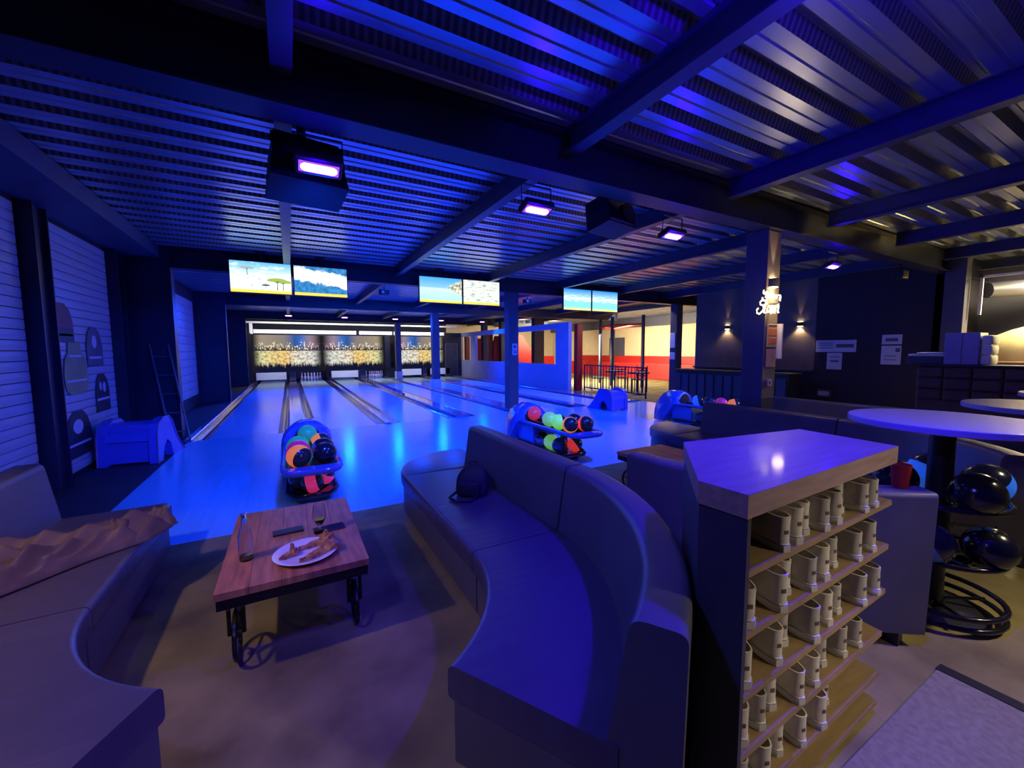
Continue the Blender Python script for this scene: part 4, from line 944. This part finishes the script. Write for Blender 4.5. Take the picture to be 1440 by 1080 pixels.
def ball_return(x, yf, lab, trim, hoodmat='hood'):
    """two-tier ball return; yf = front (near) end; hood at the far end"""
    t = thing('ball_return', lab, 'ball return', (x, yf, 0), group='ball returns on the approach')
    L = 2.05
    # hood shell: lofted arches, taller in the middle, rounded off at the back
    def archring(y, wd, h, zb, n=16):
        return [(wd * math.cos(PI * k / n) * (1.0 if 0 < k < n else 1.0), y, zb + h * math.sin(PI * k / n) ** 0.75) for k in range(n + 1)]
    secs = [(1.50, 0.265, 0.25, 0.40), (1.56, 0.285, 0.60, 0.06), (1.70, 0.29, 0.62, 0.04), (1.85, 0.28, 0.58, 0.03), (1.97, 0.24, 0.46, 0.03), (2.03, 0.17, 0.30, 0.03), (2.05, 0.08, 0.15, 0.03)]
    secs = [(1.42, 0.24, 0.22, 0.40), (1.46, 0.275, 0.27, 0.38), (1.58, 0.295, 0.46, 0.20), (1.70, 0.30, 0.62, 0.04), (1.85, 0.285, 0.585, 0.03), (1.97, 0.24, 0.47, 0.03), (2.03, 0.17, 0.30, 0.03), (2.05, 0.08, 0.15, 0.03)]
    MB().loft([archring(*s_) for s_ in secs]).build('hood', hoodmat, t, smooth=50)
    # ball mouth: black plate for the shaded opening, and rim on the sloped front
    rim = [(0.155 * math.cos(PI * k / 16), 1.435 + 0.0 * k, 0.42 + 0.185 * math.sin(PI * k / 16)) for k in range(17)]
    MB().tube(rim, 0.026, 8).build('mouth_rim', trim, t, smooth=60)
    MB().prism([(0.15 * math.cos(PI * k / 16), 0.42 + 0.18 * math.sin(PI * k / 16)) for k in range(17)], 1.40, 1.419, axis='y').build('mouth', 'black', t)
    # upper tray: floor, side rails, rounded nose
    out = [(-0.235, 1.50), (-0.25, 0.35), (-0.24, 0.12), (-0.14, 0.02), (0.14, 0.02), (0.24, 0.12), (0.25, 0.35), (0.235, 1.50)]
    MB().prism(out, 0.375, 0.395).build('upper_tray', 'gloss_black', t)
    MB().tube([(p[0], p[1], 0.41) for p in out], 0.024, 8).build('tray_rail', 'hood', t, smooth=60)
    nz = [(0.25 * math.copysign(abs(math.cos(a)) ** 0.6, math.cos(a)), 0.12 - 0.14 * abs(math.sin(a)) ** 0.8) for a in [PI * q / 16 for q in range(17)]]
    MB().loft([[(a * f, 0.12 + (b - 0.12) * f, z) for a, b in nz] for f, z in ((0.93, 0.375), (1.0, 0.392), (1.0, 0.418), (0.95, 0.432))]).build('nose', 'hood', t, smooth=50)
    for sx in (-0.09, 0.09): MB().tube([(sx, 0.14, 0.405), (sx, 1.45, 0.405)], 0.012, 6).build('ball_rail', 'steel_tube', t)
    # lower tray
    out2 = [(-0.22, 1.5), (-0.23, 0.45), (-0.15, 0.30), (0.15, 0.30), (0.23, 0.45), (0.22, 1.5)]
    MB().prism(out2, 0.055, 0.075).build('lower_tray', 'gloss_black', t)
    MB().tube([(p[0], p[1], 0.095) for p in out2], 0.018, 6).build('tray_rail', 'steel_tube', t, smooth=60)
    # pedestal
    MB().rbox(-0.2, 0.2, 1.1, 1.55, 0.0, 0.38, 0.02).build('pedestal', 'hood', t)
    MB().rbox(-0.04, 0.04, 0.55, 0.63, 0.0, 0.38, 0.01).build('post', 'black', t)
    MB().rbox(-0.15, 0.15, 0.45, 1.2, 0.0, 0.055, 0.01).build('foot', 'black', t)
    return t
r1, r2, r3 = (0.145, 4.02), (3.34, 3.98), (7.0, 4.05)
ball_return(*r1, 'ball return nearest the coffee table, between the first two lanes', 'blue_plastic')
ball_return(*r2, 'middle ball return left of the plank table', 'capping')
ball_return(*r3, 'furthest ball return with a white mouth rim', 'hood_trim')
ZU = 0.417 + BR - 0.02; ZL = 0.075 + BR
def bl(r, col, dx, dy, lab, up=True, rot=(0, 0, 0), holes=True): ball(col, r[0] + dx, r[1] + dy, ZU if up else ZL, lab, rot, holes)
bl(r1, 'orange', -0.112, 0.26, 'orange ball with a black face at the front left of the nearest return', rot=(PI / 2 + 0.25, 0, 0.65))
bl(r1, 'navy', 0.115, 0.27, 'dark navy ball at the front right of the nearest return', rot=(1.3, 0.3, -0.2))
bl(r1, 'magenta', -0.112, 0.49, 'magenta ball behind the orange-faced ball', rot=(0.3, 0.5, 0))
bl(r1, 'navy', 0.115, 0.50, 'navy blue ball in the second row of the nearest return', rot=(0.6, 0.5, 0.4))
bl(r1, 'green', -0.112, 0.72, 'teal green ball third in the left row of the nearest return', rot=(0.3, 0.2, 0))
bl(r1, 'orange_band', 0.110, 0.78, 'orange ball in the middle, third row of the nearest return', rot=(0.4, 0.9, 0.3))
bl(r1, 'green', 0.0, 1.38, 'green ball waiting in the mouth of the nearest return', rot=(0.3, 0.2, 0))
bl(r1, 'pink', 0.00, 0.45, 'pink striped ball on the lower tray of the nearest return', False, (0.35, 1.35, 0.2))
bl(r1, 'pink', 0.12, 0.66, 'pink ball at the right end of the lower tray of the nearest return', False, (0.4, 0.5, 0.2))
bl(r1, 'dark', -0.11, 0.66, 'dark ball at the left of the lower tray of the nearest return', False)
bl(r2, 'red', 0.11, 0.25, 'red-faced ball at the front of the middle return', rot=(0.3, 1.4, -1.1))
bl(r2, 'orange_band', -0.11, 0.30, 'black ball with an orange stripe on the middle return', rot=(PI / 2 - 0.3, 0.3, -0.5))
bl(r2, 'navy', 0.11, 0.50, 'navy ball behind the red-faced ball on the middle return', rot=(1, 0, 0))
bl(r2, 'lime', -0.11, 0.55, 'bright lime ball with a black side on the middle return', rot=(0.2, 1.5, -0.2))
bl(r2, 'lime_full', -0.10, 0.80, 'pale green ball left of the bright lime one on the middle return')
bl(r2, 'red_full', 0.0, 1.38, 'red ball sitting in the mouth of the middle return')
bl(r2, 'red', 0.11, 0.48, 'red-faced ball on the lower tray of the middle return', False, (0.9, 0.4, 0.9))
bl(r2, 'dark', -0.115, 0.53, 'dark ball at the front of the lower tray of the middle return', False)
bl(r2, 'lime_full', -0.10, 0.76, 'pale lime ball on the lower tray of the middle return', False)
bl(r2, 'navy', -0.10, 1.00, 'navy ball at the back of the lower tray of the middle return', False)
bl(r3, 'blue', -0.11, 1.02, 'dark blue ball next to the white rim of the furthest return', rot=(1, 1, 0))
bl(r3, 'navy', -0.11, 0.78, 'navy ball second from the rim of the furthest return')
bl(r3, 'magenta', -0.11, 0.54, 'dull pink ball on the furthest return')
bl(r3, 'orange', -0.11, 0.30, 'orange-faced ball on the furthest return', rot=(0.4, 1.2, -0.6))
bl(r3, 'navy', 0.11, 0.30, 'navy ball at the very front of the furthest return')
bl(r3, 'dark', -0.10, 0.95, 'dark ball on the lower tray of the furthest return', False)
bl(r3, 'lime', -0.10, 0.71, 'lime-striped ball on the lower tray of the furthest return', False, (1.0, 0.7, 0))
bl(r3, 'lime', -0.10, 0.47, 'lime-striped ball at the lower front of the furthest return', False, (1.0, 0.9, 0))

# children's ramps: moulded plastic
def ramp(x, y, rz, lab, sc=1.0):
    t = thing('bowling_ramp', lab, 'ramp', (x, y, 0), rz); t.scale = (sc, sc, sc)
    side = [(-0.55, 0.0), (-0.42, 0.10), (-0.25, 0.30), (-0.10, 0.56), (0.0, 0.62), (0.20, 0.62), (0.36, 0.56), (0.42, 0.40), (0.44, 0.0), (0.26, 0.0), (0.20, 0.20), (0.08, 0.28), (-0.04, 0.20), (-0.10, 0.0)]
    for sx in (-1, 1):
        MB().prism(side, sx * 0.28 - 0.05, sx * 0.28 + 0.05, axis='x').build('side_panel', 'blue_plastic', t, smooth=35)
    top = [(-0.53, 0.02), (-0.42, 0.08), (-0.25, 0.27), (-0.10, 0.52), (0.0, 0.57), (0.20, 0.57), (0.36, 0.50), (0.41, 0.36)]
    low = [(a + 0.02, b - 0.03) for a, b in reversed(top)]
    MB().prism(top + low, -0.24, 0.24, axis='x').build('channel', 'blue_plastic', t, smooth=35)
    MB().prism([(0.36, 0.03), (0.41, 0.03), (0.39, 0.50), (0.33, 0.55), (0.34, 0.50)], -0.235, 0.235, axis='x').build('back_panel', 'blue_plastic', t, smooth=35)
    for sx in (-1, 1): MB().tube([(sx * 0.333, a, b) for a, b in side[0:9]], 0.012, 6).build('edge_trim', 'capping', t)
    return t
ramp(-1.88, 7.45, PI - 0.12, "children's blue plastic ramp by the left wall", 0.95)
ramp(7.05, 7.75, PI + 0.1, "children's blue plastic ramp at the far end of the approach", 0.85)
# folding ladder against the return wall
t = thing('ladder', 'thin folding ladder leaning in the dark corner at left', 'ladder', (-1.85, 8.45, 0))
for dx in (-0.14, 0.10): MB().tube([(dx + 0.25, -0.1, 0.0), (dx - 0.02, 0.24, 1.62)], 0.014, 6).build('rail', 'aluminium', t)
for k in range(5):
    f = 0.12 + k * 0.19; MB().tube([(-0.14 + 0.25 - 0.27 * f, -0.1 + 0.34 * f, 1.62 * f), (0.10 + 0.25 - 0.27 * f, -0.1 + 0.34 * f, 1.62 * f)], 0.010, 6).build('rung', 'aluminium', t)

# ------------------------------------------------------------------ shoe shelf
FL, FR = (1.03, 0.60), (2.06, 0.63)
poly = [(1.03, 0.60), (2.06, 0.63), (2.10, 1.00), (1.40, 1.09), (1.02, 0.74)]
sh = thing('shoe_shelf', 'dark shoe shelf with a wooden five-sided top', 'shelf', (1.55, 0.82, 0)); OX, OY = 1.55, 0.82
def shp(pl, ins=0.0):
    c = Vector((1.55, 0.82)); return [tuple((Vector(p) - c) * (1 - ins)) for p in pl]
rings = [[(a, b, z) for a, b in shp(poly, i_)] for i_, z in ((0.0, 1.055), (0.0, 1.118), (0.004, 1.12))]
MB().loft([rings[0], [(a, b, 1.119) for a, b in shp(poly)]]).build('top_edge', 'wood_edge', sh)
MB().prism(shp(poly, 0.001), 1.1185, 1.1205).build('top_surface', 'wood_top', sh)
def quadpanel(p0, p1, z0, z1, th=0.018):
    p0 = Vector(p0) - Vector((OX, OY)); p1 = Vector(p1) - Vector((OX, OY)); d = (p1 - p0).normalized(); n = Vector((-d.y, d.x)) * th
    return MB().prism([tuple(p0), tuple(p1), tuple(p1 + n), tuple(p0 + n)], z0, z1)
pi_ = [tuple(Vector((1.55, 0.82)) + (Vector(p) - Vector((1.55, 0.82))) * 0.985) for p in poly]
quadpanel(pi_[4], pi_[0], 0, 1.055).build('side_panel', 'cabinet_black', sh)
quadpanel(pi_[3], pi_[4], 0, 1.055).build('bevel_panel', 'cabinet_black', sh)
quadpanel(pi_[2], pi_[3], 0, 1.055).build('back_panel', 'cabinet_black', sh)
quadpanel((2.045, 0.80), (2.085, 0.985), 0, 1.055).build('side_panel', 'cabinet_black', sh)
SZ = [0.905, 0.725, 0.540, 0.360, 0.185, 0.06]
bp = [(1.045, 0.605), (2.05, 0.634), (2.06, 0.97), (1.40, 1.06), (1.045, 0.74)]
for k, z in enumerate(SZ):
    pl = [(a - OX, b - OY) for a, b in bp]
    MB().prism(pl, z - 0.02, z).build('shelf_board', 'plywood', sh)
# shoes, heels outward
def egg(cy, hl, hw, z, n=14, toe=0.75):
    out = []
    for k in range(n):
        a = 2 * PI * k / n; s_, c_ = math.sin(a), math.cos(a)
        wd = hw * (1.0 if s_ < 0 else (0.9 + 0.1 * c_ * c_))
        out.append((wd * math.copysign(abs(c_) ** 0.75, c_), cy + hl * math.copysign(abs(s_) ** 0.85, s_), z))
    return out
def shoe_meshes(col):
    up = [egg(0.118, 0.116, 0.036, 0.020), egg(0.114, 0.112, 0.0385, 0.035), egg(0.102, 0.100, 0.036, 0.055), egg(0.080, 0.077, 0.033, 0.075), egg(0.065, 0.061, 0.031, 0.092), egg(0.060, 0.057, 0.032, 0.112), egg(0.060, 0.052, 0.027, 0.113), egg(0.060, 0.048, 0.025, 0.07)]
    a = MB().loft(up, cap=False).mesh('upper', col, 60)
    b = MB().loft([egg(0.120, 0.124, 0.038, 0.0), egg(0.120, 0.125, 0.041, 0.004), egg(0.120, 0.125, 0.041, 0.022), egg(0.118, 0.118, 0.037, 0.026)]).mesh('sole', 'shoe_sole', 50)
    c = MB().loft([egg(0.119, 0.1235, 0.0405, 0.0215), egg(0.119, 0.1235, 0.0405, 0.0245)], cap=False).mesh('welt', 'print', 50)
    d = MB().box(-0.007, 0.007, -0.0015, 0.002, 0.058, 0.070).mesh('heel_patch', 'brown')
    return a, b, c, d
SM = {c: shoe_meshes(c) for c in ('shoe', 'shoe_grey')}
# (x along the shelf, depth behind the front edge)
ROWS = [[1.25, 1.335, 1.42, 1.51, 1.61, 1.72, 1.81, 1.90], [1.085, 1.24, 1.34, 1.435, 1.54, 1.66, 1.79, 1.92], [1.09, 1.26, 1.36, 1.465, 1.60, 1.70, 1.84, 1.97], [1.09, 1.19, 1.285, 1.39, 1.51, 1.63, 1.75, 1.86], [1.10, 1.21, 1.33, 1.43, 1.56, 1.68]]
shelfn = ['top', 'second', 'third', 'fourth', 'fifth']
for r, xs in enumerate(ROWS):
    for k, x in enumerate(xs):
        fy = 0.605 + 0.03 * (x - 1.03) / 1.03 + random.uniform(-0.008, 0.014) + (0.03 if k % 3 == 2 else 0)
        col = 'shoe' if (k < 5 and random.random() < 0.7) else 'shoe_grey'
        t = thing('bowling_shoe', 'pale bowling shoe, heel outward, %s from the left on the %s shelf' % (ORD[k], shelfn[r]), 'shoe', (x, fy, SZ[r]), -0.42 * (1 - (x - 1.05) / 1.25) - (0.05 if x < 1.12 else 0) + random.uniform(-0.03, 0.03), 'rental shoes on the shelf')
        s_ = random.uniform(0.92, 1.06); t.scale = (s_ * 0.92, s_ * 0.84, s_)
        for nm, me in zip(('upper', 'sole', 'welt', 'heel_patch'), SM[col]): put(nm, me, t, (0, 0, 0) if nm != 'heel_patch' else (0, 0.0035, 0))

# ------------------------------------------------------------------ high tables, ball carousel
def high_table(x, y, r, lab):
    t = thing('high_table', lab, 'table', (x, y, 0))
    MB().lathe([(r - 0.004, 1.065), (r, 1.069), (r, 1.096), (r - 0.004, 1.10)], 48).build('table_top', 'table_top', t, smooth=30)
    MB().lathe([(0.055, 0.02), (0.055, 1.065)], 20).build('post', 'black', t, smooth=50)
    MB().lathe([(0.24, 0.0), (0.24, 0.012), (0.07, 0.03), (0.055, 0.06)], 28).build('base', 'black', t, smooth=40)
    return t
ca = high_table(3.22, 0.80, 0.42, 'round blue-lit high table with ball hoops around its post')
high_table(4.55, 0.62, 0.42, 'round high table behind the nearest one, at the right edge')
high_table(5.9, 0.55, 0.45, 'pale round table top furthest right')
def hoop(R, z, cx=0, cy=0, tilt=0, r=0.014): return MB().tube([(cx + R * math.cos(2 * PI * k / 32), cy + R * math.sin(2 * PI * k / 32), z + tilt * math.sin(2 * PI * k / 32)) for k in range(32)], r, 8, closed=True)
for z, R in ((0.04, 0.29), (0.10, 0.29), (0.36, 0.275), (0.66, 0.275)): hoop(R, z).build('hoop', 'steel_tube', ca, smooth=60)
for z, R in ((0.36, 0.15), (0.66, 0.15)): hoop(R, z - 0.03, r=0.010).build('inner_hoop', 'steel_tube', ca, smooth=60)
for z in (0.05, 0.33, 0.63):
    for k in range(4): a = PI / 4 + k * PI / 2; MB().tube([(0.03 * math.cos(a), 0.03 * math.sin(a), z), (0.25 * math.cos(a), 0.25 * math.sin(a), z + 0.03)], 0.009, 6).build('spoke', 'steel_tube', ca)
def cb(col, a, z, lab, rot=(0, 0, 0)): ball(col, 3.22 + 0.215 * math.cos(a), 0.80 + 0.215 * math.sin(a), z, lab, rot)
ZA, ZB = 0.66 + 0.085, 0.36 + 0.085
cb('black', -2.2, ZA, 'glossy black ball on the upper hoop facing the aisle'); cb('blue', -0.75, ZA, 'bright blue ball with finger holes on the upper hoop', (0.4, -0.6, -1.2))
cb('blue', 0.45, ZA, 'blue ball at the back of the upper hoop, under the table top', (0.3, 0.4, 0)); cb('black', 2.4, ZA, 'black ball at the left back of the upper hoop')
cb('black', -1.7, ZB, 'black ball on the lower hoop facing the aisle'); cb('navy', 3.3, ZB, 'dark blue ball at the left of the lower hoop', (1, 0.5, 0)); cb('black', 0.4, ZB, 'black ball at the back of the lower hoop')
t = MB().lathe([(0.030, 0.0), (0.031, 0.004), (0.041, 0.115), (0.042, 0.118), (0.039, 0.118), (0.030, 0.008)], 20).build('cup', 'red_pad', None, 40); t.location = (2.668, 0.80, 0.802); tag(t, 'red cup standing on the grey sofa back behind the shelf corner', 'cup')

# ------------------------------------------------------------------ bar corner
bar = thing('bar_bench', 'dark tufted bench back in front of the bar', 'bench', (9.2, 1.3, 0))
MB().rbox(0.0, 0.5, -1.8, 1.35, 0.0, 1.20, 0.03).build('bench_back', 'brown', bar)
for r in range(3):
    for k in range(10): MB().rbox(-0.05, 0.02, -1.8 + k * 0.315, -1.49 + k * 0.315, 0.66 + r * 0.18, 0.83 + r * 0.18, 0.03).build('tufted_panel', 'brown', bar)
MB().rbox(-0.02, 0.52, -1.8, 1.37, 1.20, 1.235, 0.01).build('ledge', 'cabinet_black', bar)
t = thing('box', 'violet-lit box with a stack of white towels beside it', 'box', (9.5, 2.18, 1.236)); MB().rbox(-0.2, 0.2, -0.18, 0.20, 0, 0.50, 0.01).build('carton', 'table_top', t); MB().box(-0.202, -0.2, 0.0, 0.01, 0.02, 0.48).build('seam', 'print', t)
for k in range(3):
    o = MB().rbox(-0.18, 0.18, -0.06, 0.06, 0.0, 0.15, 0.03).build('towel', 'white', None, 40); o.location = (9.5, 1.93, 1.236 + k * 0.152); tag(o, '%s folded white towel of the stack right of the box' % ['lowest', 'middle', 'topmost'][k], 'towel', 'folded white towels')
o = MB().rbox(-0.15, 0.15, -0.22, 0.22, 0.0, 0.12, 0.01).build('tray', 'column', None); o.location = (9.5, 2.62, 1.236); tag(o, 'low blue grey box left of the towel box', 'box')
o = MB().rbox(-0.12, 0.12, -0.22, 0.22, 0.0, 0.04, 0.015).rbox(-0.10, 0.10, -0.20, 0.12, 0.038, 0.07, 0.015).build('folded_cloth', 'white', None, 40); o.location = (9.5, 2.62, 1.357); tag(o, 'white folded cloth lying on the low box', 'cloth')
dm = MB(); rings = []
for k in range(9):
    a = PI / 2 * k / 8; rr = math.cos(a); rings.append([(12.0 + 0.60 * rr * math.cos(b) + 0.0, 0.95 + 1.75 * rr * math.sin(b), 1.25 + 0.80 * math.sin(a) ** 0.9) for b in [2 * PI * q / 28 for q in range(28)]])
ov = thing('stone_oven', 'big warm-lit beige dome on a brown block behind the bar', 'oven', (12.0, 0.9, 0))
dm.loft([[(a - 12.0, b - 0.9, c) for a, b, c in rg] for rg in rings]).build('dome', 'fabric_beige', ov, 50)
MB().rbox(-0.7, 0.7, -2.1, 1.85, 0.0, 1.25, 0.03).build('oven_block', 'brown', ov)
tag(MB().tube([(11.3, 2.4, 2.55), (12.2, 1.6, 2.62), (12.6, -1.0, 2.9)], 0.14, 14).build('ventilation_duct', 'column', None, 60), 'grey ventilation duct above the bar', 'duct')
tag(MB().box(11.05, 11.09, 2.40, 2.44, 2.1, 2.8).box(11.05, 11.09, 1.9, 2.44, 2.76, 2.80).build('pipe_bracket', 'white'), 'thin pale angled bracket by the bar corner column', 'bracket')
